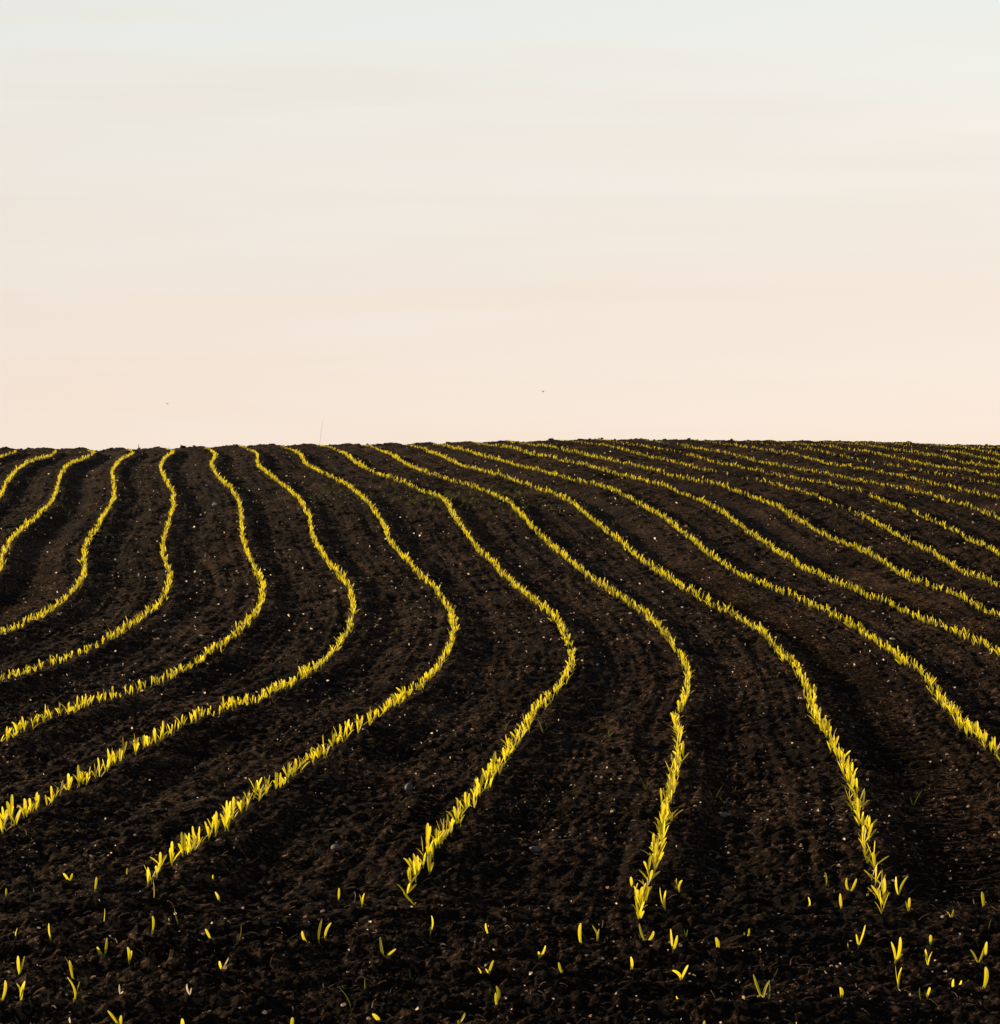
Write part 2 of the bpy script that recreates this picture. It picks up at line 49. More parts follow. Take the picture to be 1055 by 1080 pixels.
 [12.807,12.841,12.875,12.909,12.948,12.987,13.018,13.049,13.081,13.11,13.136,13.155,13.166,13.169,13.17,13.183,13.207,13.231,13.247,13.255,13.256,13.248,13.231,13.211,13.191,13.169,13.137,13.095,13.043,12.989,12.947,12.914,12.879,12.844,12.796,12.759,12.736,12.712,12.696,12.687,12.68,12.68,12.682,12.683,12.679,12.671,12.659,12.643,12.625,12.606,12.593,12.581,12.56,12.529,12.492,12.453,12.415,12.372,12.302,12.217,12.139,12.075,12.096,12.294,12.436,11.943,11.559,11.471,11.388,11.296,11.202,11.106,11.011,10.935,10.882,10.835,10.785,10.737,10.696,10.658,10.613,10.543,10.459,10.413,10.375,10.295,10.224,10.095,10.003,9.956,9.912,9.867,9.821,9.774,9.725,9.676,9.626,9.575,9.524,9.471,9.418],
]
LONE_SEEDLINGS = [
 (0.606,6.664,[(-0.0028,0.0097)],''),
 (0.696,6.664,[(-0.0011,0.0114)],''),
 (0.933,6.664,[(-0.0057,0.0125)],''),
 (0.484,6.673,[(-0.0034,0.0165)],''),
 (1.02,6.673,[(0.0,0.0097)],''),
 (-0.098,6.678,[(0.016,0.0239)],''),
 (0.026,6.678,[(-0.0085,0.0103),(0.0114,0.0103)],''),
 (0.394,6.678,[(0.0097,0.0137)],'d'),
 (-1.01,6.687,[(-0.0034,0.0143)],'p'),
 (-0.49,6.687,[(0.0017,0.028)],''),
 (-1.132,6.693,[(-0.008,0.0411)],'d'),
 (-0.752,6.708,[(0.0034,0.0343)],''),
 (-0.896,6.717,[(-0.0309,0.0355),(0.0034,0.0269)],''),
 (-0.287,6.768,[(-0.0167,0.0185)],''),
 (-1.132,6.865,[(-0.0059,0.0135)],'d'),
 (0.641,6.922,[(-0.0248,0.0632),(0.0177,0.0425),(-0.0083,0.0148)],''),
 (0.653,6.922,[(0.003,0.0425)],'d'),
 (0.831,6.928,[(-0.0035,0.0236)],''),
 (-0.364,6.931,[(-0.0331,0.0455)],'d'),
 (-0.006,6.931,[(-0.0047,0.0337),(0.0177,0.0065)],''),
 (-1.171,6.947,[(-0.0101,0.0439),(0.013,0.0527)],''),
 (-1.041,6.947,[(-0.016,0.0569),(0.0166,0.0486)],''),
 (-0.006,6.947,[(-0.003,0.0308)],''),
 (0.598,6.947,[(-0.0018,0.0201)],''),
 (1.028,6.947,[(-0.0041,0.029)],'d'),
 (1.045,6.96,[(0.0095,0.0172)],''),
 (-1.224,6.979,[(0.0095,0.0488)],''),
 (-0.025,6.985,[(-0.003,0.0268)],'d'),
 (-0.935,7.001,[(-0.0042,0.0269),(0.0102,0.0042)],'p'),
 (0.44,7.004,[(-0.0066,0.0143)],''),
 (-0.766,7.024,[(-0.0108,0.0288),(0.0054,0.0168)],'p'),
 (-0.335,7.066,[(-0.0012,0.0271)],'d'),
 (1.15,7.176,[(-0.0061,0.0294),(0.0147,0.0257)],''),
 (1.219,7.176,[(0.0067,0.052)],''),
 (1.013,7.227,[(-0.008,0.0506),(0.0055,0.0487)],''),
 (-1.087,7.251,[(-0.021,0.0619),(-0.0087,0.0526)],''),
 (-0.224,7.278,[(-0.0062,0.023)],'d'),
 (0.463,7.285,[(-0.0224,0.0218),(0.0193,0.0323)],''),
 (0.16,7.32,[(-0.0087,0.025)],''),
 (0.706,7.327,[(0.0106,0.0188)],'d'),
 (-1.241,7.348,[(-0.0075,0.0451),(0.0138,0.0495)],''),
 (-0.028,7.348,[(0.0113,0.0307),(-0.0094,0.0075)],''),
 (-0.049,7.355,[(-0.0082,0.0157)],''),
 (-0.725,7.416,[(0.0164,0.0266),(-0.007,0.0196)],''),
 (0.343,7.426,[(-0.0019,0.0279)],''),
 (1.26,7.492,[(-0.0179,0.03),(0.0185,0.0351)],''),
 (-0.979,7.506,[(-0.0038,0.0371),(0.0077,0.0275)],''),
 (1.134,7.528,[(-0.0064,0.0411),(0.0071,0.0398)],''),
 (1.057,7.603,[(0.0084,0.0675),(-0.0084,0.0467),(0.0182,0.0195)],''),
 (-0.949,7.61,[(-0.0052,0.0227)],'d'),
 (-0.309,7.621,[(-0.0137,0.0481),(0.0299,0.0202)],''),
 (-1.062,7.629,[(0.0111,0.0521),(-0.0182,0.0241)],''),
 (0.105,7.659,[(0.017,0.032),(-0.002,0.0163)],''),
 (0.466,7.667,[(-0.0052,0.053),(0.0092,0.0438)],''),
 (0.588,7.697,[(-0.0039,0.0335)],''),
 (-1.222,7.732,[(-0.002,0.0396)],''),
 (1.322,7.732,[(0.002,0.0363)],''),
 (-0.72,7.775,[(0.0099,0.0458)],'d'),
 (-0.523,7.787,[(-0.0193,0.0319)],''),
 (-0.953,7.794,[(0.0007,0.0426)],''),
 (-0.496,7.794,[(0.008,0.0598)],''),
 (0.955,7.802,[(0.0,0.0106)],''),
 (-0.794,7.814,[(-0.0167,0.024)],''),
 (-0.48,7.818,[(0.016,0.04)],''),
 (-1.332,7.822,[(0.006,0.022)],''),
 (0.224,7.822,[(-0.002,0.0581)],''),
 (1.186,7.83,[(-0.0007,0.0214)],''),
 (0.403,7.846,[(-0.0174,0.0435),(0.0207,0.0281)],''),
 (-0.194,7.874,[(0.0,0.0202)],'d'),
 (0.992,7.874,[(-0.0087,0.0316),(0.0235,0.0484)],''),
 (0.269,7.882,[(-0.0128,0.0363),(0.0054,0.0309)],''),
 (-0.029,7.914,[(-0.0108,0.0311)],''),
 (0.519,7.95,[(-0.0047,0.021),(0.0054,0.019)],'d'),
 (0.689,7.971,[(0.0082,0.0306),(-0.0048,0.019)],''),
 (-0.194,7.983,[(0.0014,0.0361)],''),
 (-0.901,7.995,[(-0.0136,0.0491)],'d'),
 (-1.124,8.053,[(0.0082,0.0495)],''),
 (1.384,8.057,[(0.0076,0.0296)],'d'),
 (1.3,8.197,[(-0.014,0.0182),(0.0056,0.0252)],''),
 (0.405,8.223,[(0.0119,0.0589)],''),
 (0.483,8.315,[(-0.0149,0.0638),(0.0021,0.056)],''),
 (1.201,8.359,[(-0.0086,0.0242),(0.0057,0.0314)],''),
 (-0.25,8.404,[(-0.0351,0.0337)],''),
 (1.012,8.427,[(-0.0014,0.0374)],''),
 (-1.029,8.454,[(-0.0043,0.0563)],''),
 (-0.41,8.472,[(-0.008,0.034),(0.0058,0.0361)],''),
 (1.443,8.472,[(-0.0094,0.0506)],''),
 (0.923,8.504,[(-0.0015,0.0276)],''),
 (1.203,8.574,[(-0.0073,0.0527),(0.0278,0.0549)],''),
 (-1.492,8.597,[(-0.0022,0.0183)],''),
 (-0.848,8.597,[(-0.0139,0.0242)],''),
 (-1.23,8.635,[(0.0044,0.0383)],''),
 (-0.491,8.649,[(0.0022,0.0362)],''),
 (0.413,8.707,[(0.0089,0.0312)],''),
 (1.073,8.707,[(-0.0111,0.0401),(0.0193,0.0371)],''),
 (0.555,8.78,[(-0.0105,0.0389),(0.009,0.0292),(-0.0165,0.015)],''),
 (0.411,8.829,[(-0.0045,0.0271)],''),
 (1.017,8.854,[(-0.0068,0.0378)],''),
 (-0.902,8.954,[(-0.0015,0.0107)],''),
 (-1.362,8.99,[(-0.0176,0.0253),(0.01,0.023)],''),
 (-1.185,9.026,[(0.0,0.02)],''),
]

# ------------------------------------------------------------------ terrain
KNOT_Y = np.array([k[0] for k in GROUND_PROFILE])
KNOT_Z = np.array([k[1] for k in GROUND_PROFILE])
KNOT_M = np.gradient(KNOT_Z, KNOT_Y)
SWELL_X = np.array([k[0] for k in CREST_SWELL])
SWELL_Z = np.array([k[1] for k in CREST_SWELL])
ROWS = np.array(ROW_LINES)
ROW_Y = 6.0 + 0.5 * np.arange(ROWS.shape[1])
N_ROWS = len(ROWS)


def sstep(v, a, b):
    t = np.clip((v - a) / (b - a), 0, 1)
    return t * t * (3 - 2 * t)


def base_profile(y):
    k = np.clip(np.searchsorted(KNOT_Y, y) - 1, 0, len(KNOT_Y) - 2)
    h = KNOT_Y[k + 1] - KNOT_Y[k]
    t = (y - KNOT_Y[k]) / h
    r = ((2 * t**3 - 3 * t**2 + 1) * KNOT_Z[k] + (t**3 - 2 * t**2 + t) * h * KNOT_M[k]
         + (-2 * t**3 + 3 * t**2) * KNOT_Z[k + 1] + (t**3 - t**2) * h * KNOT_M[k + 1])
    r = np.where(y < KNOT_Y[0], KNOT_Z[0], r)
    r = np.where(y > KNOT_Y[-1], KNOT_Z[-1] + KNOT_M[-1] * (y - KNOT_Y[-1]), r)
    return r - np.where(y > 50, 0.0035 * (y - 50) ** 2, 0)


def macro(x, y):
    """The broad lie of the land: a slope that rises to a crest about 52 m away and falls off behind it."""
    yc = np.minimum(y, 66.0)
    z = base_profile(yc)
    z = z - 0.07 * (np.clip(y, 66, 170) - 66)
    return z + np.interp(x, SWELL_X, SWELL_Z) * sstep(y, 34, 50) * (1 - sstep(y, 60, 90))


def hash2(i, j, seed):
    n = (i.astype(np.int64) * 374761393 + j.astype(np.int64) * 668265263 + seed * 974634777) & 0xFFFFFFFF
    n = ((n ^ (n >> 13)) * 1274126177) & 0xFFFFFFFF
    n = n ^ (n >> 16)
    return (n & 0xFFFFFF) / float(0xFFFFFF)


def perlin(x, y, seed=0):
    x0 = np.floor(x); y0 = np.floor(y)
    fx = x - x0; fy = y - y0
    i = x0.astype(np.int64); j = y0.astype(np.int64)
    u = fx * fx * fx * (fx * (fx * 6 - 15) + 10)
    v = fy * fy * fy * (fy * (fy * 6 - 15) + 10)

    def corner(di, dj):
        a = hash2(i + di, j + dj, seed) * 2 * math.pi
        return np.cos(a) * (fx - di) + np.sin(a) * (fy - dj)
    a = corner(0, 0); b = corner(1, 0); c = corner(0, 1); d = corner(1, 1)
    return (a + u * (b - a)) + v * ((c + u * (d - c)) - (a + u * (b - a)))


def row_lines_at(y):
    """x of every row at each y (clamped to the sown length)."""
    f = np.clip((y - ROW_Y[0]) / 0.5, 0, len(ROW_Y) - 1.001)
    k = f.astype(int); t = f - k
    return ROWS[:, k] * (1 - t) + ROWS[:, k + 1] * t


def row_coord(x, y):
    """Row number as a real value: whole on a row, half way between two rows at .5."""
    L = row_lines_at(y)                       # (rows, n)
    n = len(x)
    idx = (x[None, :] >= L).sum(0) - 1
    k = np.clip(idx, 0, N_ROWS - 2)
    ar = np.arange(n)
    a = L[k, ar]; b = L[k + 1, ar]
    return k + (x - a) / (b - a)


TRACKS = (5, 13, 15, 19)      # gaps between rows with a wheel track in them


def relief(x, y, r, fine=None):
    """Ridges, wheel tracks and clods on the tilled soil. fine: the size below which detail is left out, per point."""
    fr = r - np.floor(r)
    field = sstep(y + 0.35 * perlin(x * 0.8, y * 0.2, 51), 8.1, 9.0)   # the sown field; nearer is the cross-worked headland
    far = 1 + 0.3 * sstep(y, 20, 45)
    # each row stands on a low ridge with a drill furrow on its right
    z = field * far * (0.0135 * np.cos(2 * np.pi * (fr + 0.04)) + 0.006 * np.cos(4 * np.pi * (fr - 0.10)) - 0.019)
    wob = perlin(x * 1.3 + 7, y * 0.35, 3) * 0.1
    trackness = np.zeros_like(x)
    rf = np.floor(r)
    for t in TRACKS:
        m = (rf == t).astype(float)
        trackness = np.maximum(trackness, m * np.exp(-((fr - 0.46 + wob) / 0.24) ** 4))
    lug = np.sin(2 * np.pi * (y / 0.085 + 0.6 * np.abs(fr - 0.5)) + 3 * perlin(x * 2, y * 2, 8))
    z += field * trackness * (-0.018 + 0.0135 * lug * (1 - sstep(y, 20, 30)))
    soft = 1 - 0.72 * trackness * field
    # long scrapes left by the tines, along the rows in the field and across it on the headland
    z += field * 0.015 * perlin(r * 9.0, y * 0.45, 21) * soft + field * 0.009 * perlin(r * 21.0, y * 0.9, 22) * soft
    head = 1 - field
    warp = perlin(x * 0.9, y * 1.4, 33) * 0.25
    z += head * (0.024 * perlin(x * 0.55 + 3, (y + warp) * 3.1, 31) + 0.018 * perlin(x * 1.3, (y + warp) * 7.0, 32)
                 + 0.010 * perlin(x * 2.4, (y + warp) * 15.0, 34))
    # broad unevenness
    z += 0.030 * perlin(x * 0.45, y * 0.35, 41) + 0.018 * perlin(x * 1.3, y * 1.1, 42)
    # clods: billowed noise at falling sizes
    for k, (size, amp) in enumerate(((0.30, 0.018), (0.15, 0.017), (0.075, 0.014), (0.036, 0.013), (0.018, 0.010), (0.010, 0.005))):
        p = perlin(x / size + 13.7 * k, y / size - 5.1 * k, 60 + k)
        b = (np.abs(p) * 2 - 0.42) * -1 if k % 2 == 0 else p * 1.3
        if fine is not None:
            amp = amp * np.clip((size / fine - 1.6) / 1.6, 0, 1)
        patch = 0.65 + 0.7 * sstep(perlin(x / 0.7 + 3, y / 0.9, 80 + k), -0.35, 0.4)
        z += amp * b * soft * patch
    return z


def ground_z(x, y):
    x = np.atleast_1d(np.asarray(x, float)); y = np.atleast_1d(np.asarray(y, float))
    return macro(x, y) + relief(x, y, row_coord(x, y))


# ------------------------------------------------------------------ helpers
def mesh_from_arrays(name, verts, faces, mat, tint=None, smooth=True, along=None):
    """verts (n,3); faces: list of (m,k) index arrays, one per polygon size."""
    me = bpy.data.meshes.new(name)
    verts = np.asarray(verts, np.float32)
    me.vertices.add(len(verts)); me.vertices.foreach_set('co', verts.ravel())
    loops = np.concatenate([f.ravel() for f in faces]).astype(np.int32)
    tot = np.concatenate([np.full(len(f), f.shape[1], np.int32) for f in faces])
    start = np.concatenate([[0], np.cumsum(tot)[:-1]]).astype(np.int32)
    me.loops.add(len(loops)); me.loops.foreach_set('vertex_index', loops)
    me.polygons.add(len(tot)); me.polygons.foreach_set('loop_start', start)
    me.polygons.foreach_set('use_smooth', np.full(len(tot), smooth))
    if tint is not None:
        a = me.attributes.new('tint', 'FLOAT', 'POINT')
        a.data.foreach_set('value', np.asarray(tint, np.float32))
    if along is not None:
        a = me.attributes.new('along', 'FLOAT', 'POINT')
        a.data.foreach_set('value', np.asarray(along, np.float32))
    me.materials.append(mat)
    me.update(calc_edges=True); me.validate()
    return me


def link(name, mesh, parent=None):
    o = bpy.data.objects.new(name, mesh)
    COL.objects.link(o)
    if parent is not None:
        o.parent = parent
    return o


def tag(o, label=None, cat=None, group=None, kind=None):
    for k, v in (('label', label), ('category', cat), ('group', group), ('kind', kind)):
        if v:
            o[k] = v
    return o


def material(name):
    m = bpy.data.materials.new(name); m.use_nodes = True
    nt = m.node_tree
    return m, nt, nt.nodes, nt.links, nt.nodes['Principled BSDF']


def ramp(nodes, stops):
    n = nodes.new('ShaderNodeValToRGB')
    el = n.color_ramp.elements
    while len(el) < len(stops):
        el.new(0.5)
    for e, (p, c) in zip(el, stops):
        e.position = p; e.color = (*c, 1)
    return n


# ------------------------------------------------------------------ materials
def soil_material(name, lift=1.0):
    m, nt, N, L, b = material(name)
    geo = N.new('ShaderNodeNewGeometry')
    big = N.new('ShaderNodeTexNoise'); big.inputs['Scale'].default_value = 1.1; big.inputs['Detail'].default_value = 5
    mid = N.new('ShaderNodeTexNoise'); mid.inputs['Scale'].default_value = 14; mid.inputs['Detail'].default_value = 7
    mid.inputs['Roughness'].default_value = 0.7
    L.new(geo.outputs['Position'], big.inputs['Vector']); L.new(geo.outputs['Position'], mid.inputs['Vector'])
    mix = N.new('ShaderNodeMath'); mix.operation = 'MULTIPLY_ADD'
    mix.inputs[1].default_value = 0.45; L.new(big.outputs['Fac'], mix.inputs[0])
    sc = N.new('ShaderNodeMath'); sc.operation = 'MULTIPLY'; sc.inputs[1].default_value = 0.55
    L.new(mid.outputs['Fac'], sc.inputs[0]); L.new(sc.outputs[0], mix.inputs[2])
    d = SOIL_DARK; p = SOIL_PALE
    cr = ramp(N, ((0.33, tuple(c * lift for c in d)), (0.52, tuple((c + e) / 2 * lift for c, e in zip(d, p))), (0.70, tuple(c * lift for c in p))))
    L.new(mix.outputs[0], cr.inputs[0])
    # dry crumbs, paler and redder than the damp soil, in two sizes and in loose patches
    last = cr.outputs[0]
    for scale, lo, hi, col in ((24, 0.60, 0.68, SOIL_CRUMB), (62, 0.60, 0.69, tuple(c * 1.25 for c in SOIL_CRUMB))):
        cn = N.new('ShaderNodeTexNoise'); cn.inputs['Scale'].default_value = scale; cn.inputs['Detail'].default_value = 2.5
        L.new(geo.outputs['Position'], cn.inputs['Vector'])
        ad = N.new('ShaderNodeMath'); ad.operation = 'MULTIPLY_ADD'; ad.inputs[1].default_value = 0.30
        L.new(big.outputs['Fac'], ad.inputs[0]); L.new(cn.outputs['Fac'], ad.inputs[2])
        mk = N.new('ShaderNodeMapRange'); mk.inputs['From Min'].default_value = lo + 0.13; mk.inputs['From Max'].default_value = hi + 0.13
        L.new(ad.outputs[0], mk.inputs['Value'])
        mm = N.new('ShaderNodeMixRGB'); mm.inputs[2].default_value = (*[c * lift for c in col], 1)
        L.new(mk.outputs[0], mm.inputs[0]); L.new(last, mm.inputs[1]); last = mm.outputs[0]
    L.new(last, b.inputs['Base Color'])
    b.inputs['Roughness'].default_value = 0.93
    b.inputs['Specular IOR Level'].default_value = 0.02
    f1 = N.new('ShaderNodeTexNoise'); f1.inputs['Scale'].default_value = 90; f1.inputs['Detail'].default_value = 6
    f1.inputs['Roughness'].default_value = 0.75
    L.new(geo.outputs['Position'], f1.inputs['Vector'])
    bump = N.new('ShaderNodeBump'); bump.inputs['Strength'].default_value = 1.0; bump.inputs['Distance'].default_value = 0.022
    L.new(f1.outputs['Fac'], bump.inputs['Height']); L.new(bump.outputs[0], b.inputs['Normal'])
    return m


def leaf_material(name, dark, pale, trans, through, along=False):
    """Thin young leaf: light shines through it as well as off it; each plant has its own tint."""
    m, nt, N, L, b = material(name)
    N.remove(b)
    out = N['Material Output']
    at = N.new('ShaderNodeAttribute'); at.attribute_name = 'tint'
    oi = N.new('ShaderNodeObjectInfo')
    add = N.new('ShaderNodeMath'); add.operation = 'ADD'
    L.new(at.outputs['Fac'], add.inputs[0]); L.new(oi.outputs['Random'], add.inputs[1])
    fr = N.new('ShaderNodeMath'); fr.operation = 'FRACT'; L.new(add.outputs[0], fr.inputs[0])
    cr = ramp(N, ((0.0, dark), (1.0, pale))); L.new(fr.outputs[0], cr.inputs[0])
    ct = ramp(N, ((0.0, tuple(c * 0.8 for c in trans)), (1.0, trans))); L.new(fr.outputs[0], ct.inputs[0])
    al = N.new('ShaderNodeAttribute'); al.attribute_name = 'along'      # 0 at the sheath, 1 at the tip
    green_to_highlight = ramp(N, ((0.0, (0.50, 0.62, 0.5)), (0.30, (0.90, 0.94, 0.8)), (0.62, (1, 1, 1)), (1.0, (1.25, 1.27, 4.0)))) if along else None  # greener, darker foot; a bright highlight is painted into the pale tip
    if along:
        L.new(al.outputs['Fac'], green_to_highlight.inputs[0])
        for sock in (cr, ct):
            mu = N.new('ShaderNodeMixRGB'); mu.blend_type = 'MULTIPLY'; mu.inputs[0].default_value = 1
            L.new(sock.outputs[0], mu.inputs[1]); L.new(green_to_highlight.outputs[0], mu.inputs[2])
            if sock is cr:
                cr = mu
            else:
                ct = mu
    dif = N.new('ShaderNodeBsdfDiffuse'); tr = N.new('ShaderNodeBsdfTranslucent'); gl = N.new('ShaderNodeBsdfGlossy')
    gl.inputs['Roughness'].default_value = 0.45; gl.inputs['Color'].default_value = (0.9, 0.9, 0.9, 1)
    L.new(cr.outputs[0], dif.inputs['Color']); L.new(ct.outputs[0], tr.inputs['Color'])
    m1 = N.new('ShaderNodeMixShader'); m1.inputs[0].default_value = through
    L.new(dif.outputs[0], m1.inputs[1]); L.new(tr.outputs[0], m1.inputs[2])
    m2 = N.new('ShaderNodeMixShader'); m2.inputs[0].default_value = 0.022
    L.new(m1.outputs[0], m2.inputs[1]); L.new(gl.outputs[0], m2.inputs[2])
    L.new(m2.outputs[0], out.inputs['Surface'])
    return m


def plain_material(name, dark, pale, rough=0.8, scale=30, spec=0.3):
    m, nt, N, L, b = material(name)
    geo = N.new('ShaderNodeNewGeometry')
    n = N.new('ShaderNodeTexNoise'); n.inputs['Scale'].default_value = scale; n.inputs['Detail'].default_value = 4
    L.new(geo.outputs['Position'], n.inputs['Vector'])
    cr = ramp(N, ((0.35, dark), (0.65, pale))); L.new(n.outputs['Fac'], cr.inputs[0])
    L.new(cr.outputs[0], b.inputs['Base Color'])
    b.inputs['Roughness'].default_value = rough; b.inputs['Specular IOR Level'].default_value = spec
    return m


SOIL_DARK = (0.0105, 0.0078, 0.0060)
SOIL_PALE = (0.0245, 0.0142, 0.0083)
SOIL_CRUMB = (0.105, 0.060, 0.035)
M_SOIL = soil_material('tilled_soil')
M_CLOD = soil_material('soil_clod', 1.9)
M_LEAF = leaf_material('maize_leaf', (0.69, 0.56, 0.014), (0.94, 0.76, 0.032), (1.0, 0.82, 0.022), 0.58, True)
M_WEED = leaf_material('weed_leaf', (0.06, 0.085, 0.012), (0.10, 0.12, 0.02), (0.16, 0.19, 0.02), 0.4, True)
M_STONE = plain_material('field_stone', (0.06, 0.055, 0.055), (0.14, 0.125, 0.12), 0.7)
M_CHIP = leaf_material('pale_crumb', (0.40, 0.27, 0.19), (0.88, 0.72, 0.60), (0.98, 0.80, 0.64), 0.62)
M_PALE_STONE = plain_material('pale_stone', (0.55, 0.44, 0.38), (0.86, 0.76, 0.70), 0.40, 9, 0.5)
M_STRAW = leaf_material('old_straw', (0.07, 0.043, 0.024), (0.26, 0.17, 0.10), (0.40, 0.24, 0.13), 0.45)
M_HUSK = leaf_material('dry_husk', (0.55, 0.42, 0.30), (0.75, 0.60, 0.46), (0.95, 0.78, 0.60), 0.6)
M_BIRD = plain_material('bird_plumage', (0.10, 0.10, 0.11), (0.16, 0.16, 0.17), 0.8, 5)

# ------------------------------------------------------------------ the ground sheet
def build_field():
    ya = np.concatenate([-np.geomspace(30, 0.5, 14), np.linspace(0, 3.6, 10)])
    yb = 4.4 * np.exp(np.arange(0, math.log(58 / 4.4), 0.00185))
    yc = np.geomspace(58.6, 2500, 40)
    ys = np.concatenate([ya, [4.0], yb, yc])
    inner = np.linspace(-1, 1, 901)
    outer = 1 + np.geomspace(0.004, 60, 46)
    ts = np.concatenate([-outer[::-1], inner, outer])
    half = 0.235 * np.clip(ys, 4.4, 58) + 0.25
    X = ts[None, :] * half[:, None]
    Y = np.repeat(ys[:, None], len(ts), 1)
    Z = np.empty_like(X)
    step_x = half * 2 / 900
    for k in range(len(ys)):
        x = X[k]; y = Y[k]
        fine = np.maximum(np.full(len(x), step_x[k]), np.gradient(x)) if True else None
        fy = max(abs(ys[min(k + 1, len(ys) - 1)] - ys[k]) * 0.45, 0)
        if ys[k] < 3 or ys[k] > 62:
            Z[k] = macro(x, y)
        else:
            near = 1 - sstep(np.abs(ts), 3, 12)
            Z[k] = macro(x, y) + relief(x, y, row_coord(x, y), np.maximum(fine, fy)) * near
    nr, nc = X.shape
    i = np.arange(nr - 1)[:, None] * nc + np.arange(nc - 1)[None, :]
    F = np.stack([i, i + 1, i + 1 + nc, i + nc], -1).reshape(-1, 4)
    V = np.stack([X, Y, Z], -1).reshape(-1, 3)
    o = link('field', mesh_from_arrays('field', V, [F], M_SOIL))
    tag(o, 'dark ploughed field rising to a rough crest', 'field', kind='structure')


build_field()

# ------------------------------------------------------------------ lumps
def lump_variants(count, subdiv, rough, flat):
    out = []
    for k in range(count):
        bm = bmesh.new(); bmesh.ops.create_icosphere(bm, subdivisions=subdiv, radius=1.0)
        v = np.array([q.co[:] for q in bm.verts]); f = np.array([[q.index for q in p.verts] for p in bm.faces])
        bm.free()
        r = RNG
        d = r.normal(size=(4, 3)); ph = r.uniform(0, 6.28, 4)
        s = 1 + rough * sum(np.sin(v @ d[q] * 1.7 + ph[q]) for q in range(4)) * 0.5
        s += r.normal(0, rough * 0.35, len(v))
        v = v * s[:, None]
        v *= np.array([1, r.uniform(0.7, 1.1), r.uniform(flat, flat + 0.25)])
        out.append((v, f))
    return out


def scatter(variants, x, y, size, sink):
    """One pair of arrays with a randomly turned lump at every point."""
    z = ground_z(x, y)
    V = []; F = []; T = []; base = 0
    ang = RNG.uniform(0, 2 * np.pi, len(x)); tilt = RNG.normal(0, 0.35, len(x))
    which = RNG.integers(0, len(variants), len(x))
    for q, (v, f) in enumerate(variants):
        m = np.where(which == q)[0]
        if not len(m):
            continue
        c, s = np.cos(ang[m])[:, None], np.sin(ang[m])[:, None]
        ct, st = np.cos(tilt[m])[:, None], np.sin(tilt[m])[:, None]
        vx, vy, vz = v[:, 0][None], v[:, 1][None], v[:, 2][None]
        y1 = vy * ct - vz * st; z1 = vy * st + vz * ct
        S = size[m][:, None]
        P = np.stack([x[m][:, None] + S * (vx * c - y1 * s), y[m][:, None] + S * (vx * s + y1 * c),
                      z[m][:, None] + S * (z1 - sink)], -1)
        V.append(P.reshape(-1, 3))
        F.append((f[None] + (base + np.arange(len(m)) * len(v))[:, None, None]).reshape(-1, 3))
        base += len(m) * len(v)
    return np.concatenate(V), np.concatenate(F)


def field_points(n, y0, y1, power):
    """Random points inside the wedge of field one can see, y drawn with density y**power."""
    u = RNG.uniform(0, 1, n); p = power + 1
    y = (y0**p + u * (y1**p - y0**p)) ** (1 / p) if abs(p) > 1e-6 else y0 * (y1 / y0) ** u
    x = RNG.uniform(-1, 1, n) * (0.21 * y + 0.2)
    return x, y


def build_clods():
    fine = lump_variants(10, 1, 0.34, 0.55)
    x, y = field_points(60000, 6.0, 32, -0.4)
    keep = perlin(x * 1.1, y * 0.8, 91) + RNG.uniform(-0.5, 0.5, len(x)) > -0.12
    x, y = x[keep], y[keep]
    size = np.exp(RNG.normal(math.log(0.0062), 0.55, len(x))).clip(0.0025, 0.036)
    va, fa = scatter(fine, x, y, size, 0.15)
    x, y = field_points(9000, 24, 54, 0.4)
    size = np.exp(RNG.normal(math.log(0.016), 0.5, len(x))).clip(0.006, 0.05)
    vb, fb = scatter(fine, x, y, size, 0.2)
    x, y = field_points(1500, 6.3, 30, -0.3)
    keep = perlin(x * 0.8 + 9, y * 0.6, 97) + RNG.uniform(-0.4, 0.4, len(x)) > 0.1
    x, y = x[keep], y[keep]
    vd, fd = scatter(lump_variants(8, 2, 0.30, 0.55), x, y, np.exp(RNG.normal(math.log(0.016), 0.4, len(x))).clip(0.008, 0.042), 0.1)
    # coarser lumps left along the brow of the hill
    x = RNG.uniform(-11, 11, 620); y = RNG.uniform(50.2, 54.0, 620)
    size = np.exp(RNG.normal(math.log(0.034), 0.45, 620)).clip(0.012, 0.085)
    vc, fc = scatter(fine, x, y, size, 0.25)
    V = np.concatenate([va, vb, vc, vd]); n3 = len(va) + len(vb)
    F = np.concatenate([fa, fb + len(va), fc + n3, fd + n3 + len(vc)])
    o = link('soil_clods', mesh_from_arrays('soil_clods', V, [F], M_CLOD, smooth=False))
    tag(o, 'dark crumbly clods of earth lying over the ploughed field', 'clods', kind='stuff')


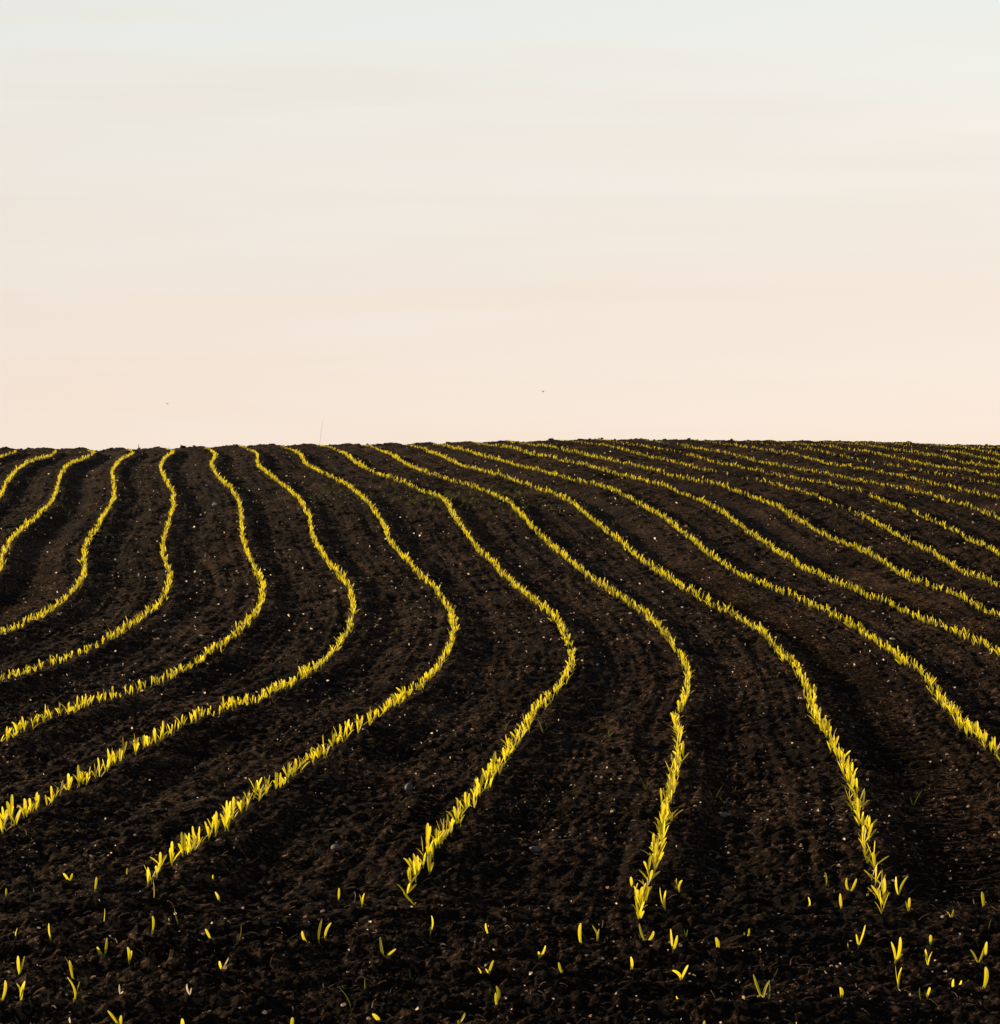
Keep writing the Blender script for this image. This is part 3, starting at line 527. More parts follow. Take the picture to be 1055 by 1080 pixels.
def build_chips():
    fine = lump_variants(8, 1, 0.25, 0.45)
    x, y = field_points(4200, 6.2, 24, -0.8)
    keep = perlin(x * 0.9 + 5, y * 0.7, 95) + RNG.uniform(-0.32, 0.32, len(x)) > 0.05
    x, y = x[keep], y[keep]
    size = np.exp(RNG.normal(math.log(0.0033), 0.48, len(x))).clip(0.0016, 0.0075)
    va, fa = scatter(fine, x, y, size, -0.1)
    x, y = field_points(1300, 18, 48, 0.0)
    size = np.exp(RNG.normal(math.log(0.0070), 0.45, len(x))).clip(0.0035, 0.020)
    vb, fb = scatter(fine, x, y, size, 0.0)
    o = link('stone_chips', mesh_from_arrays('stone_chips', np.concatenate([va, vb]), [np.concatenate([fa, fb + len(va)])], M_CHIP,
             np.concatenate([np.repeat(RNG.uniform(size=len(va) // 12), 12), np.repeat(RNG.uniform(size=len(vb) // 12), 12)]), smooth=False))
    tag(o, 'pale stone chips and crumbs glinting on the dark soil', 'stone chips', kind='stuff')


def build_flakes():
    """Thin scraps of chaff and husk standing at all angles in the clods."""
    xa, ya = field_points(4200, 6.2, 24, -0.7)
    keep = perlin(xa * 0.9 + 5, ya * 0.7, 95) + RNG.uniform(-0.32, 0.32, len(xa)) > 0.03
    xb, yb = field_points(1700, 15, 47, 0.0)
    x = np.concatenate([xa[keep], xb]); y = np.concatenate([ya[keep], yb]); na = int(keep.sum())
    size = np.exp(RNG.normal(0, 0.42, len(x))) * np.where(np.arange(len(x)) < na, 0.0034, 0.0075)
    size = np.minimum(size.clip(0.0018, 0.017), 0.0005 * y + 0.002)
    z = ground_z(x, y) + size * 0.8
    n = 6; V = []; F = []; T = []
    for k in range(len(x)):
        a = np.sort(RNG.uniform(0, 2 * np.pi, n)); rr = RNG.uniform(0.7, 1.15, n) * size[k]
        el = RNG.uniform(0.5, 1.5)
        P = np.stack([rr * np.cos(a), rr * np.sin(a) * RNG.uniform(0.55, 1.1), 0.22 * size[k] * np.sin(2 * a)], -1)
        P = np.concatenate([[[0, 0, 0.1 * size[k]]], P])
        P = np.stack([P[:, 0], P[:, 1] * math.cos(el) - P[:, 2] * math.sin(el), P[:, 1] * math.sin(el) + P[:, 2] * math.cos(el)], -1)
        q = RNG.normal(0, 0.9); c, s = math.cos(q), math.sin(q)
        V.append(np.stack([x[k] + P[:, 0] * c - P[:, 1] * s, y[k] + P[:, 0] * s + P[:, 1] * c, z[k] + P[:, 2]], -1))
        b = k * (n + 1)
        F += [(b, b + 1 + j, b + 1 + (j + 1) % n) for j in range(n)]
        T.append(np.full(n + 1, RNG.uniform()))
    o = link('chaff_flakes', mesh_from_arrays('chaff_flakes', np.concatenate(V), [np.array(F)], M_CHIP, np.concatenate(T), smooth=False))
    tag(o, 'pale flakes of chaff and husk catching the low sun', 'chaff', kind='stuff')


def build_straw():
    x, y = field_points(5200, 6.2, 34, -0.6)
    z = ground_z(x, y)
    V = []; F = []
    for k in range(len(x)):
        n = 4; ln = RNG.uniform(0.012, 0.055); w = RNG.uniform(0.0008, 0.0020)
        a = RNG.uniform(0, 6.28); el = RNG.uniform(-0.1, 0.7); bend = RNG.normal(0, 0.5)
        t = np.linspace(0, 1, n)
        hx = np.cumsum(np.cos(a + bend * t)) / n * ln * math.cos(el); hy = np.cumsum(np.sin(a + bend * t)) / n * ln * math.cos(el)
        hz = t * ln * math.sin(el) - 0.25 * ln * t * t + 0.003
        c = np.stack([x[k] + hx, y[k] + hy, z[k] + hz], -1)
        sx, sy = -math.sin(a) * w, math.cos(a) * w
        ring = [(sx, sy, 0), (0, 0, w * 1.2), (-sx, -sy, 0)]
        base = len(V) * 3 * n
        V.append(np.stack([c + np.array(q) for q in ring], 1).reshape(-1, 3))
        for s in range(n - 1):
            for q in range(3):
                F.append((base + s * 3 + q, base + s * 3 + (q + 1) % 3, base + s * 3 + 3 + (q + 1) % 3, base + s * 3 + 3 + q))
    o = link('old_straw', mesh_from_arrays('old_straw', np.concatenate(V), [np.array(F)], M_STRAW, np.repeat(RNG.uniform(size=len(V)), 12)))
    tag(o, 'brown shreds of old straw and root in the soil', 'straw', kind='stuff')


build_clods(); build_chips(); build_flakes(); build_straw()

# ------------------------------------------------------------------ plants
def blade_arrays(base, tip, width, lift, side, segs=7, fold=0.22, sway=0.0, point=None):
    """A strap leaf: rises from base, arches over to tip; narrow foot, broad middle, rounded tip; folded along its midrib."""
    base = np.asarray(base, float); tip = np.asarray(tip, float)
    ln = np.linalg.norm(tip - base)
    ctrl = base + (tip - base) * 0.45 + np.array([sway * ln, 0, lift * ln])
    t = np.linspace(0, 1, segs + 1)
    C = ((1 - t) ** 2)[:, None] * base + (2 * t * (1 - t))[:, None] * ctrl + (t ** 2)[:, None] * tip
    T = np.gradient(C, axis=0); T /= np.linalg.norm(T, axis=1)[:, None]
    side = np.asarray(side, float)
    S = side[None] - (T @ side)[:, None] * T; S /= np.linalg.norm(S, axis=1)[:, None]
    Nn = np.cross(S, T)
    pt = (0.60 if width > 0.0075 else 0.45) if point is None else point
    prof = (0.40 + 0.60 * np.sin(np.clip(t / 0.62, 0, 1) * math.pi / 2)) * np.sqrt(np.clip(1 - np.clip((t - pt) / (1.02 - pt), 0, 1) ** (2.2 if width > 0.0075 else 1.5), 0.02, 1))
    w = width * 0.5 * prof
    fd = fold * (1.3 - 0.9 * t)
    Lf = C + S * w[:, None] + Nn * (w * fd)[:, None]
    Rt = C - S * w[:, None] + Nn * (w * fd)[:, None]
    V = np.stack([Lf, C - Nn * (w * fd * 0.6)[:, None], Rt], 1).reshape(-1, 3)
    F = []
    for s in range(segs):
        a = s * 3
        F += [(a, a + 1, a + 4, a + 3), (a + 1, a + 2, a + 5, a + 4)]
    return V, np.array(F)


def blade_along(n_verts):
    return np.repeat(np.linspace(0, 1, n_verts // 3), 3)


def part_along(name, n_verts):
    return blade_along(n_verts) if name == 'leaf' else np.full(n_verts, 0.12)


def stem_arrays(top, r0=0.0026, r1=0.0018, n=6):
    top = np.asarray(top, float); rings = 3
    V = []
    for s in range(rings):
        t = s / (rings - 1); c = np.array([0, 0, -0.012]) * (1 - t) + top * t; r = r0 * (1 - t) + r1 * t
        V += [c + np.array([math.cos(q * 2 * math.pi / n) * r, math.sin(q * 2 * math.pi / n) * r, 0]) for q in range(n)]
    F = [(s * n + q, s * n + (q + 1) % n, s * n + n + (q + 1) % n, s * n + n + q) for s in range(rings - 1) for q in range(n)]
    return np.array(V), np.array(F)


def plant_shape(rng, segs):
    """Stem and leaves of one young maize plant about 75 mm tall: list of (part name, verts, faces)."""
    stem_h = rng.uniform(0.014, 0.026)
    lean = rng.normal(0, 0.006, 2)
    top = np.array([lean[0], lean[1], stem_h])
    parts = [('stem', *stem_arrays(top))]
    n = int(rng.choice([2, 3, 4], p=[0.25, 0.5, 0.25]))
    plane = rng.uniform(0, math.pi)
    for k in range(n):
        az = plane + math.pi * k + rng.normal(0, 0.45)
        ln = rng.uniform(0.050, 0.082) * (1.0 if k else 1.08)
        out = math.sin(rng.uniform(0.2, 0.95)) if k else math.sin(rng.uniform(0.0, 0.45))
        start = top * rng.uniform(0.35, 1.0)
        d = np.array([math.cos(az) * out, math.sin(az) * out, math.sqrt(max(0.1, 1 - out * out))])
        tip = start + d * ln
        tw = rng.normal(0, 0.5)
        side = (-math.sin(az + tw), math.cos(az + tw), 0.05)
        parts.append(('leaf', *blade_arrays(start, tip, rng.uniform(0.0085, 0.0135), rng.uniform(0.10, 0.30), side, segs)))
    return parts


def row_end(k):
    return {10: 8.78, 11: 8.66, 12: 8.22, 13: 8.30}.get(k, 8.75)


def sow_rows():
    """Every plant of every row: x, y, height factor, turn, row number."""
    out = []
    for k in range(N_ROWS):
        y = row_end(k)
        rng = np.random.default_rng(500 + k)
        far_end = 48.2 if k < 11 else (49.2 if k < 14 else 50.2)
        while y < far_end:
            x = row_lines_at(np.array([y]))[k, 0]
            g = perlin(np.array([y * 0.9 + 31.0 * k]), np.array([k * 3.7]), 17)[0]
            gap = perlin(np.array([y * 0.33 + 11.0 * k]), np.array([k * 1.9]), 19)[0]
            thin = k >= 17
            drop = 0.02 + (0.08 if thin and y > 30 else 0.0) * (1 if gap > -0.05 else 0.3)
            if thin and gap > 0.30 and y > 28:
                drop = 0.85
            if k == 21:
                drop = max(drop, 0.6)
            ok = rng.uniform() > drop
            h = (0.74 - 0.14 * float(sstep(y, 9.5, 17))) * math.exp(rng.normal(0, 0.15)) * (1 + 0.15 * g)
            if thin:
                h *= 1 - 0.12 * float(sstep(y, 24, 34))
            h *= 1 - 0.5 * float(sstep(y, 43, far_end))
            if ok:
                out.append((x + rng.normal(0, 0.010), y, h, rng.uniform(0, 6.283), k, rng.uniform()))
            step = rng.uniform(0.036, 0.088) if y < 13 else rng.uniform(0.036, 0.078)
            if k == 13 and y < 10.5:
                step *= 1.5
            d = abs(float(row_lines_at(np.array([y + 0.1]))[k, 0] - x)) / 0.1
            y += step / math.sqrt(1 + d * d)
    return out


def in_view(x, y, margin=0.0):
    return abs(x) < 0.1755 * y - margin and y > 6.6


PLANTS = sow_rows()
PXY = np.array([(p[0], p[1]) for p in PLANTS])
PZ = ground_z(PXY[:, 0], PXY[:, 1])

ONES = ('', 'first', 'second', 'third', 'fourth', 'fifth', 'sixth', 'seventh', 'eighth', 'ninth', 'tenth', 'eleventh', 'twelfth',
        'thirteenth', 'fourteenth', 'fifteenth', 'sixteenth', 'seventeenth', 'eighteenth', 'nineteenth')
TENS = ('', '', 'twenty', 'thirty', 'forty', 'fifty', 'sixty', 'seventy', 'eighty', 'ninety')


def ordinal(n):
    if n < 20:
        return ONES[n]
    if n % 10 == 0:
        return TENS[n // 10][:-1] + 'ieth'
    return TENS[n // 10] + '-' + ONES[n % 10]


ROW_PHRASE = {
    10: 'from the near end of the row stopping at lower left',
    11: 'from the near end of the row stopping left of centre',
    12: 'from the near end of the row stopping right of centre',
    13: 'from the near end of the row stopping at lower right',
    9: 'in from the left edge on the lowest row cut by it',
    8: 'in from the left edge on the second-lowest row cut by it',
    7: 'in from the left edge on the third-lowest row cut by it',
    14: 'in from the right edge on the lowest row cut by it',
    15: 'in from the right edge on the second-lowest row cut by it',
}
LEAF_WORD = {2: 'two-leaved', 3: 'three-leaved', 4: 'four-leaved'}
N_SINGLE = 300 - sum(1 for s in LONE_SEEDLINGS if s[3] == '')


def build_row_plants():
    rng = np.random.default_rng(77)
    protos = []
    for k in range(12):
        protos.append(plant_shape(rng, 7))
    vis = [i for i, p in enumerate(PLANTS) if in_view(p[0], p[1], 0.01) and p[4] in ROW_PHRASE]
    vis.sort(key=lambda i: PLANTS[i][1])
    single = set(vis[:N_SINGLE])
    # counted along each row from its nearest plant in view
    order = {}
    for k in ROW_PHRASE:
        for n, i in enumerate([i for i in vis if PLANTS[i][4] == k]):
            order[i] = n + 1
    made = {}
    for i in sorted(single):
        x, y, h, a, k, tint = PLANTS[i]
        q = int(rng.integers(0, len(protos)))
        if q not in made:
            root = bpy.data.objects.new('maize_seedling', None); COL.objects.link(root)
            root.empty_display_size = 0.02
            parts = []
            for nm, v, f in protos[q]:
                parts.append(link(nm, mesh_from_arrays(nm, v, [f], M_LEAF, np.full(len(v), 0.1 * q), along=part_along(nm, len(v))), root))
            made[q] = (root, parts)
        else:
            src, kids = made[q]
            root = src.copy(); COL.objects.link(root)
            for ch in kids:
                c = ch.copy(); COL.objects.link(c); c.parent = root
        root.location = (x, y, PZ[i]); root.rotation_euler = (0, 0, a); root.scale = (h, h, h)
        leaves = sum(1 for p in protos[q] if p[0] == 'leaf')
        tag(root, f'{LEAF_WORD[leaves]} seedling, {ordinal(order[i])} {ROW_PHRASE[k]}', 'seedling', 'maize seedlings')
    # all the others, far too many to count, as one crop
    fine = [plant_shape(rng, 5) for k in range(14)]
    coarse = [plant_shape(rng, 3) for k in range(14)]
    V = []; F = []; T = []; A = []; base = 0
    rest = [i for i in range(len(PLANTS)) if i not in single]
    for lod, lo, hi in ((fine, 0, 18), (coarse, 18, 99)):
        sel = np.array([i for i in rest if lo <= PLANTS[i][1] < hi])
        pick = rng.integers(0, len(lod), len(sel))
        for q, parts in enumerate(lod):
            m = sel[pick == q]
            if not len(m):
                continue
            v = np.concatenate([p[1] for p in parts]); offs = np.cumsum([0] + [len(p[1]) for p in parts[:-1]])
            f = np.concatenate([p[2] + o for p, o in zip(parts, offs)])
            P = np.array([PLANTS[i] for i in m])
            c, s, h = np.cos(P[:, 3])[:, None], np.sin(P[:, 3])[:, None], P[:, 2][:, None]
            wide = h * np.where(P[:, 1] > 20, 0.95, 1.0)[:, None]
            W = np.stack([P[:, 0][:, None] + wide * (v[:, 0] * c - v[:, 1] * s), P[:, 1][:, None] + wide * (v[:, 0] * s + v[:, 1] * c),
                          PZ[m][:, None] + h * v[:, 2]], -1)
            V.append(W.reshape(-1, 3)); F.append((f[None] + (base + np.arange(len(m)) * len(v))[:, None, None]).reshape(-1, 4))
            T.append(np.repeat(P[:, 5], len(v))); A.append(np.tile(np.concatenate([part_along(p[0], len(p[1])) for p in parts]), len(m))); base += len(m) * len(v)
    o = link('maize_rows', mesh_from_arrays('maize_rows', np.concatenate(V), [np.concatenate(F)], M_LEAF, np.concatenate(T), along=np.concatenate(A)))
    tag(o, 'winding rows of yellow-green maize seedlings running up to the crest', 'crop rows', kind='stuff')


build_row_plants()

# ---- seedlings standing alone on the headland, each as it grows
END_X = [(-1.09, 'lower left'), (-0.28, 'left of centre'), (0.44, 'right of centre'), (1.14, 'lower right')]


def lone_zone(x, y):
    u = x / y
    ends = [(-0.122, 'the lower-left row end'), (-0.031, 'the row end left of centre'), (0.051, 'the row end right of centre'), (0.133, 'the lower-right row end')]
    n = sum(1 for e, _ in ends if u > e)
    if n == 0:
        across = 'left of the first row end'
    elif n == 4:
        across = 'right of the fourth row end'
    else:
        across = ('between first and second row ends', 'between second and third row ends', 'between third and fourth row ends')[n - 1]
    if y < 6.95:
        down = 'at bottom edge'
    elif y < 7.55:
        down = 'low on headland'
    elif y < 8.15:
        down = 'mid headland'
    else:
        down = 'near row ends'
    return down, across


def lone_look(tips):
    n = len(tips)
    tall = max(t[1] for t in tips)
    size = 'tall' if tall > 0.050 else ('tiny' if tall < 0.022 else 'short')
    if n == 1:
        dx, dz = tips[0]
        lean = 'upright' if abs(dx) < 0.22 * dz else ('left-leaning' if dx < 0 else 'right-leaning')
        return f'{size} {lean} single-bladed seedling'
    if n == 2:
        if tips[0][0] * tips[1][0] < 0:
            return f'{size} V-shaped two-bladed seedling'
        return f'{size} close-bladed seedling'
    return f'{size} three-bladed seedling'


def build_lone():
    rng = np.random.default_rng(5)
    lone = [s for s in LONE_SEEDLINGS]
    zs = ground_z([s[0] for s in lone], [s[1] for s in lone])
    bunch = {}
    for i, s in enumerate(lone):
        look = {'': lone_look(s[2]), 'd': 'thin green shoot', 'p': 'pale dry scrap'}[s[3]]
        bunch.setdefault((look, *lone_zone(s[0], s[1])), []).append(i)
    label = {}
    for (look, down, across), ids in bunch.items():
        ids.sort(key=lambda i: lone[i][0] / lone[i][1])
        for n, i in enumerate(ids):
            if len(ids) == 1:
                label[i] = f'{look} {down}, {across}'
            else:
                which = 'leftmost' if n == 0 else ('rightmost' if n == len(ids) - 1 else ordinal(n + 1) + ' from left')
                label[i] = f'{look} {down}, {across}, {which}'
    for i, (x, y, tips, kind) in enumerate(lone):
        name, cat, group = {'': ('maize_seedling', 'seedling', 'maize seedlings'), 'd': ('grass_shoot', 'grass shoot', 'grass shoots on the headland'),
                            'p': ('husk_scrap', 'husk', 'husk scraps on the headland')}[kind]
        mat = {'': M_LEAF, 'd': M_WEED, 'p': M_HUSK}[kind]
        root = bpy.data.objects.new(name, None); COL.objects.link(root); root.empty_display_size = 0.02
        root.location = (x, y, zs[i] + 0.003)
        tint = rng.uniform()
        tag(root, label[i], cat, group)
        if kind != 'p':
            v, f = stem_arrays((0, 0, 0.006), 0.0022 if not kind else 0.001, 0.0017 if not kind else 0.0008)
            link('stem', mesh_from_arrays('stem', v, [f], mat, np.full(len(v), tint), along=np.full(len(v), 0.1)), root)
        for dx, dz in tips:
            ln = math.hypot(dx, dz)
            if kind == 'p':
                dx, dz, ln = dx * 0.7, dz * 0.7, ln * 0.7
            dy = rng.normal(0, 0.3) * ln
            yaw = rng.normal(0, 0.7)
            w = (rng.uniform(0.0075, 0.0120) if len(tips) == 1 else rng.uniform(0.0060, 0.0095)) if not kind else (0.0035 if kind == 'd' else 0.0045)
            w = min(w, 0.42 * ln)
            v, f = blade_arrays((0, 0, -0.004), (dx, dy, dz + 0.002), w, rng.uniform(-0.05, 0.22), (math.cos(yaw), math.sin(yaw), 0), 9, sway=rng.normal(0, 0.14), point=rng.uniform(0.28, 0.62))
            link('leaf' if kind != 'p' else 'husk', mesh_from_arrays('leaf', v, [f], mat, np.full(len(v), tint), along=blade_along(len(v))), root)


build_lone()


def build_weeds():
    rng = np.random.default_rng(9)
    V = []; F = []; T = []; A = []; base = 0
    spots = [(-1.69, 34.6, 0.5, 60), (-0.65, 33.7, 0.35, 70), (-0.18, 35.4, 0.4, 40), (0.35, 32.4, 0.5, 45), (3.0, 27.0, 0.5, 14), (1.5, 30.0, 0.6, 20),
             (-4.5, 33.0, 0.5, 20), (4.6, 40.0, 0.8, 30), (-2.6, 12.5, 0.2, 3), (0.1, 13.2, 0.3, 4), (1.2, 11.0, 0.3, 4), (-0.4, 20.0, 0.3, 6)]
    for cx, cy, sp, n in spots:
        xs = rng.normal(cx, sp, n); ys = rng.normal(cy, sp * 1.6, n); zs = ground_z(xs, ys)
        for x, y, z in zip(xs, ys, zs):
            for k in range(4):
                az = rng.uniform(0, 6.28); ln = rng.uniform(0.03, 0.085)
                tip = (math.cos(az) * ln * 0.5, math.sin(az) * ln * 0.5, ln * rng.uniform(0.4, 0.9))
                v, f = blade_arrays((0, 0, 0), tip, 0.006, 0.15, (-math.sin(az), math.cos(az), 0), 3)
                V.append(v + np.array([x, y, z])); F.append(f + base); base += len(v); T.append(np.full(len(v), rng.uniform())); A.append(blade_along(len(v)))
    o = link('weeds', mesh_from_arrays('weeds', np.concatenate(V), [np.concatenate(F)], M_WEED, np.concatenate(T), along=np.concatenate(A)))
    tag(o, 'thin patches of green weeds between the maize rows', 'weeds', kind='stuff')


build_weeds()

# ------------------------------------------------------------------ single stones
def build_stone(x, y, size, flat, mat, label, seed):
    rng = np.random.default_rng(seed)
    bm = bmesh.new(); bmesh.ops.create_icosphere(bm, subdivisions=3, radius=1.0)
    d = rng.normal(size=(5, 3)); ph = rng.uniform(0, 6.28, 5)
    for v in bm.verts:
        c = np.array(v.co)
        s = 1 + 0.10 * float(sum(math.sin(float(c @ d[q]) * 1.8 + ph[q]) for q in range(5)))
        for q in range(3):                         # a few flat broken faces
            n = d[q] / np.linalg.norm(d[q]); t = float(c @ n) * s
            if t > 0.62:
                c = c - n * (t - 0.62) * 0.8
        v.co = (c[0] * s * size, c[1] * s * size * 0.8, c[2] * s * size * flat)
    me = bpy.data.meshes.new('stone'); bm.to_mesh(me); bm.free()
    me.polygons.foreach_set('use_smooth', np.full(len(me.polygons), True)); me.materials.append(mat)
    o = link('stone', me)
    o.location = (x, y, float(ground_z(x, y)[0]) + size * flat * 0.3); o.rotation_euler = (0, 0, rng.uniform(0, 6))
    tag(o, label, 'stone', 'stones lying in the field')


build_stone(-0.36, 11.43, 0.022, 0.7, M_STONE, 'grey rounded stone beside the row that stops left of centre', 1)
build_stone(-0.56, 9.73, 0.024, 0.6, M_STONE, 'dark stone between the first and second row ends', 2)
build_stone(0.12, 9.73, 0.022, 0.5, M_STONE, 'dark low stone between the second and third row ends', 3)
build_stone(0.83, 10.55, 0.024, 0.55, M_STONE, 'dark stone between the third and fourth rows, near their ends', 4)
build_stone(-3.34, 33.25, 0.030, 0.8, M_PALE_STONE, 'bright pale stone on the far left slope between two rows', 5)
build_stone(1.94, 14.61, 0.014, 0.7, M_PALE_STONE, 'small bright stone in the wheel track at lower right', 6)

# ------------------------------------------------------------------ on the skyline and in the air
def tube(path, radii, n=5):
    V = []; F = []
    path = np.asarray(path, float)
    for k, (c, r) in enumerate(zip(path, radii)):
        V += [c + np.array([math.cos(q * 2 * math.pi / n) * r, math.sin(q * 2 * math.pi / n) * r, 0]) for q in range(n)]
        if k:
            b = (k - 1) * n
            F += [(b + q, b + (q + 1) % n, b + n + (q + 1) % n, b + n + q) for q in range(n)]
    return np.array(V), np.array(F)


def build_stalk(x, y, h, lean, r, label):
    root = bpy.data.objects.new('dry_stalk', None); COL.objects.link(root)
    root.location = (x, y, float(ground_z(x, y)[0]) - 0.02); root.empty_display_size = 0.05
    t = np.linspace(0, 1, 7)
    path = np.stack([lean * t ** 1.6, 0 * t, h * t], -1)
    v, f = tube(path, r * (1 - 0.6 * t))
    link('stem', mesh_from_arrays('stem', v, [f], M_STRAW), root)
    for k in (2, 4):
        v, f = blade_arrays(path[k], path[k] + np.array([(-1) ** k * h * 0.03, 0.02, h * 0.16]), r * 2.0, 0.05, (0.3, 1, 0), 4)
        link('leaf', mesh_from_arrays('leaf', v, [f], M_STRAW, np.zeros(len(v))), root)
    tag(root, label, 'stalk', 'dry stalks on the skyline')


build_stalk(-3.27, 51.6, 0.52, 0.07, 0.0022, 'thin tall dry stalk leaning on the skyline left of centre')
build_stalk(-6.48, 51.0, 0.13, 0.0, 0.012, 'short dark stalk standing up on the skyline, leftmost')
build_stalk(-5.74, 51.0, 0.11, 0.02, 0.008, 'short thin stalk on the skyline, second from left')


def build_bird(x, y, z, span, yaw, label):
    root = bpy.data.objects.new('bird', None); COL.objects.link(root)
    root.location = (x, y, z); root.rotation_euler = (0, 0, yaw); root.empty_display_size = 0.1
    bm = bmesh.new(); bmesh.ops.create_uvsphere(bm, u_segments=12, v_segments=8, radius=1)
    for v in bm.verts:
        k = v.co.y
        w = 0.075 * (1 - 0.45 * max(0, -k) - 0.2 * max(0, k))
        v.co = (v.co.x * w * span, k * 0.24 * span, v.co.z * w * span + 0.02 * span * max(0, k))
    me = bpy.data.meshes.new('body'); bm.to_mesh(me); bm.free(); me.materials.append(M_BIRD); link('body', me, root)
    for s in (-1, 1):
        t = np.linspace(0, 1, 7)
        lead = np.stack([s * t * 0.5 * span, 0.08 * span * np.sin(t * 2.6) + 0.05 * span - 0.10 * span * t ** 2, 0.14 * span * np.sin(t * 2.4)], -1)
        chord = 0.16 * span * (1 - t ** 2.5) + 0.01 * span
        trail = lead - np.stack([0 * t, chord, 0 * t], -1)
        thick = np.stack([0 * t, 0 * t, 0.012 * span * (1 - t) + 0.002], -1)
        V = np.concatenate([lead + thick, trail, lead - thick]).reshape(3, 7, 3).transpose(1, 0, 2).reshape(-1, 3)
        F = [(a * 3 + q, a * 3 + (q + 1) % 3, a * 3 + 3 + (q + 1) % 3, a * 3 + 3 + q) for a in range(6) for q in range(3)]
        link('wing', mesh_from_arrays('wing', V, [np.array(F)], M_BIRD), root)
    tag(root, label, 'bird', 'birds far off in the sky')


build_bird(0.01515 * 470, 470, 0.0290 * 470, 1.25, 0.35, 'faint far bird above the middle of the crest')
build_bird(-0.117 * 520, 520, 0.0247 * 520, 0.95, -0.3, 'fainter, smaller far bird low over the left of the crest')

# ------------------------------------------------------------------ sky and sun
SUN_AZ, SUN_EL = -51.0, 12.0            # degrees left of straight ahead, above the horizon
world = bpy.data.worlds.new('World'); scene.world = world; world.use_nodes = True
wn, wl = world.node_tree.nodes, world.node_tree.links
bg = wn['Background']
sky = wn.new('ShaderNodeTexSky'); sky.sky_type = 'NISHITA'; sky.sun_disc = False
sky.sun_elevation = rad(SUN_EL); sky.sun_rotation = rad(SUN_AZ)
sky.air_density = 1.0; sky.dust_density = 1.6; sky.ozone_density = 1.0
tc = wn.new('ShaderNodeTexCoord')
sep = wn.new('ShaderNodeSeparateXYZ'); wl.new(tc.outputs['Generated'], sep.inputs[0])
# a thin sheet of high cloud lit from the side, drawn out into streaks, that thins away overhead
mp = wn.new('ShaderNodeMapping'); mp.inputs['Scale'].default_value = (2.6, 2.6, 34.0); mp.inputs['Rotation'].default_value = (rad(1.5), rad(-1.0), 0)
wl.new(tc.outputs['Generated'], mp.inputs[0])
cn = wn.new('ShaderNodeTexNoise'); cn.inputs['Scale'].default_value = 1.6; cn.inputs['Detail'].default_value = 3.5; cn.inputs['Roughness'].default_value = 0.5
cn.inputs['Distortion'].default_value = 0.4
wl.new(mp.outputs[0], cn.inputs['Vector'])
cover = ramp(wn, ((0.0, (1, 1, 1)), (0.18, (1, 1, 1)), (0.25, (0.4, 0.4, 0.4)), (0.40, (0.05, 0.05, 0.05)), (1.0, (0.0, 0.0, 0.0))))
wl.new(sep.outputs['Z'], cover.inputs[0])
tintr = ramp(wn, VEIL_STOPS)
adj = wn.new('ShaderNodeMath'); adj.operation = 'MULTIPLY_ADD'
adj.inputs[1].default_value = 0.10
sub = wn.new('ShaderNodeMath'); sub.operation = 'SUBTRACT'; sub.inputs[1].default_value = 0.5
wl.new(cn.outputs['Fac'], sub.inputs[0]); wl.new(sub.outputs[0], adj.inputs[0]); wl.new(sep.outputs['Z'], adj.inputs[2])
wl.new(adj.outputs[0], tintr.inputs[0])
br = wn.new('ShaderNodeMath'); br.operation = 'MULTIPLY_ADD'; br.inputs[1].default_value = 0.10
wl.new(cn.outputs['Fac'], br.inputs[0])
# the sheet of cloud is made a little brighter towards the right
thin = wn.new('ShaderNodeMath'); thin.operation = 'MULTIPLY_ADD'; thin.inputs[1].default_value = 0.16; thin.inputs[2].default_value = 0.95
wl.new(sep.outputs['X'], thin.inputs[0]); wl.new(thin.outputs[0], br.inputs[2])
# one paler streak of cloud low on the right
def bell(sock, a, b, c, d):
    n1 = wn.new('ShaderNodeMapRange'); n1.interpolation_type = 'SMOOTHSTEP'
    n1.inputs['From Min'].default_value = a; n1.inputs['From Max'].default_value = b; wl.new(sock, n1.inputs['Value'])
    n2 = wn.new('ShaderNodeMapRange'); n2.interpolation_type = 'SMOOTHSTEP'
    n2.inputs['From Min'].default_value = c; n2.inputs['From Max'].default_value = d; n2.inputs['To Min'].default_value = 1; n2.inputs['To Max'].default_value = 0
    wl.new(sock, n2.inputs['Value'])
    m = wn.new('ShaderNodeMath'); m.operation = 'MULTIPLY'; wl.new(n1.outputs[0], m.inputs[0]); wl.new(n2.outputs[0], m.inputs[1])
    return m.outputs[0]


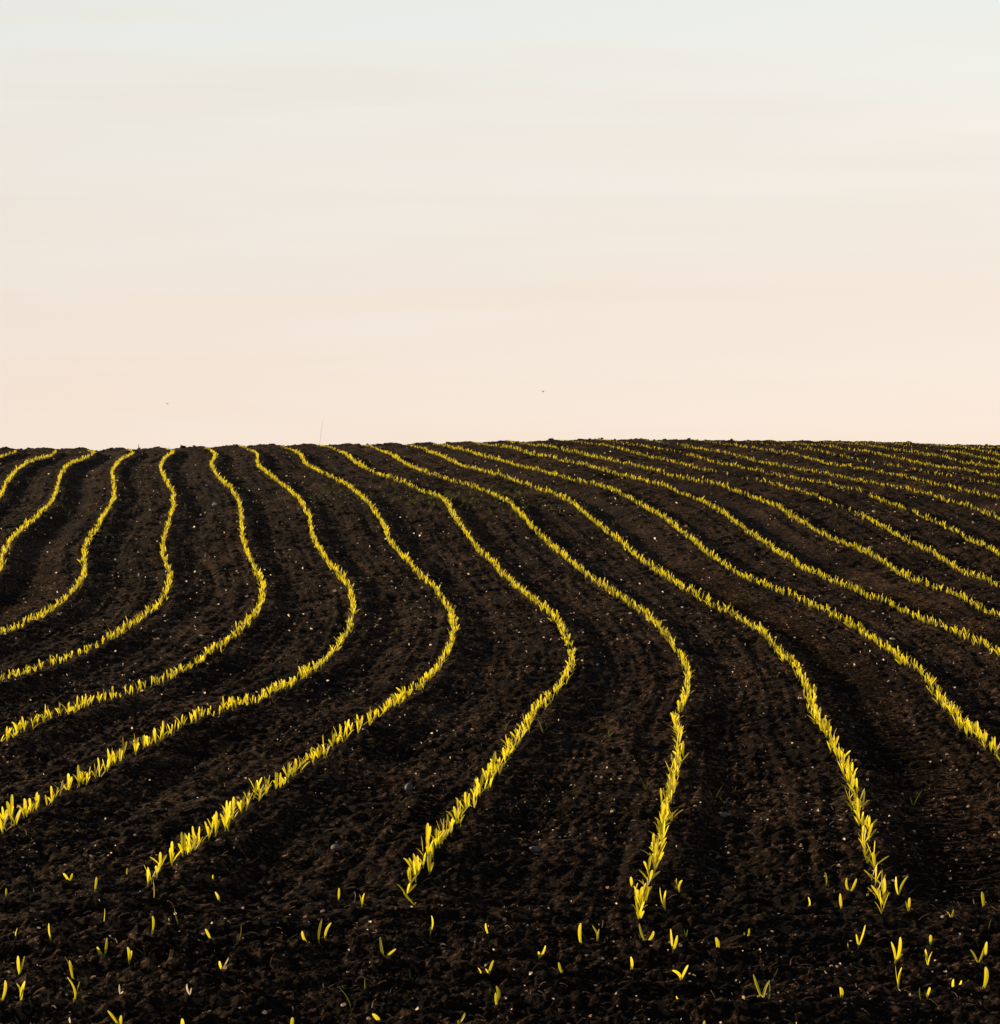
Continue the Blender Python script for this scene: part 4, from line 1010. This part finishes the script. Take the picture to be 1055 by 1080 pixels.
slope = wn.new('ShaderNodeMath'); slope.operation = 'MULTIPLY_ADD'; slope.inputs[1].default_value = 0.022
wl.new(cn.outputs['Fac'], slope.inputs[0]); wl.new(sep.outputs['Z'], slope.inputs[2])
stk = wn.new('ShaderNodeMath'); stk.operation = 'MULTIPLY'
wl.new(bell(slope.outputs[0], 0.122, 0.130, 0.134, 0.146), stk.inputs[0]); wl.new(bell(sep.outputs['X'], 0.085, 0.17, 0.30, 0.45), stk.inputs[1])
sk2 = wn.new('ShaderNodeMath'); sk2.operation = 'MULTIPLY_ADD'; sk2.inputs[1].default_value = 0.028
wl.new(stk.outputs[0], sk2.inputs[0]); wl.new(br.outputs[0], sk2.inputs[2])
veil = wn.new('ShaderNodeMixRGB'); veil.blend_type = 'MULTIPLY'; veil.inputs[0].default_value = 1
wl.new(tintr.outputs[0], veil.inputs[1]); wl.new(sk2.outputs[0], veil.inputs[2])
gain = wn.new('ShaderNodeMixRGB'); gain.blend_type = 'MULTIPLY'; gain.inputs[0].default_value = 1
gain.inputs[2].default_value = (VEIL_GAIN, VEIL_GAIN, VEIL_GAIN, 1)
wl.new(veil.outputs[0], gain.inputs[1])
mx = wn.new('ShaderNodeMixRGB'); wl.new(cover.outputs[0], mx.inputs[0])
wl.new(sky.outputs[0], mx.inputs[1]); wl.new(gain.outputs[0], mx.inputs[2])
wl.new(mx.outputs[0], bg.inputs[0]); bg.inputs[1].default_value = SKY_STRENGTH

sun = bpy.data.lights.new('sun', 'SUN'); sun.energy = 5.0; sun.angle = rad(0.53); sun.color = (1.0, 0.77, 0.48)
so = bpy.data.objects.new('sun', sun); COL.objects.link(so); so.location = (-60, 30, 20)
from mathutils import Vector
to_sun = Vector((math.sin(rad(SUN_AZ)) * math.cos(rad(SUN_EL)), math.cos(rad(SUN_AZ)) * math.cos(rad(SUN_EL)), math.sin(rad(SUN_EL))))
so.rotation_euler = to_sun.to_track_quat('Z', 'Y').to_euler()

# ------------------------------------------------------------------ camera
cam = bpy.data.cameras.new('camera'); co = bpy.data.objects.new('camera', cam); COL.objects.link(co)
cam.sensor_fit = 'HORIZONTAL'; cam.sensor_width = 36.0; cam.lens = 36.0 * 3000 / 1055
cam.clip_start = 0.1; cam.clip_end = 10000
co.location = (0, 0, 0); co.rotation_euler = (math.pi / 2, 0, 0)
cam.shift_y = -40.0 / 1055.0          # the true horizon lies a little above the middle of the picture
scene.camera = co
scene.view_settings.view_transform = 'Standard'; scene.view_settings.look = 'None'
scene.view_settings.exposure = EXPOSURE; scene.view_settings.gamma = 1.0
scene.render.resolution_x = 1000; scene.render.resolution_y = 1024
scene.cycles.max_bounces = 6; scene.cycles.transparent_max_bounces = 4
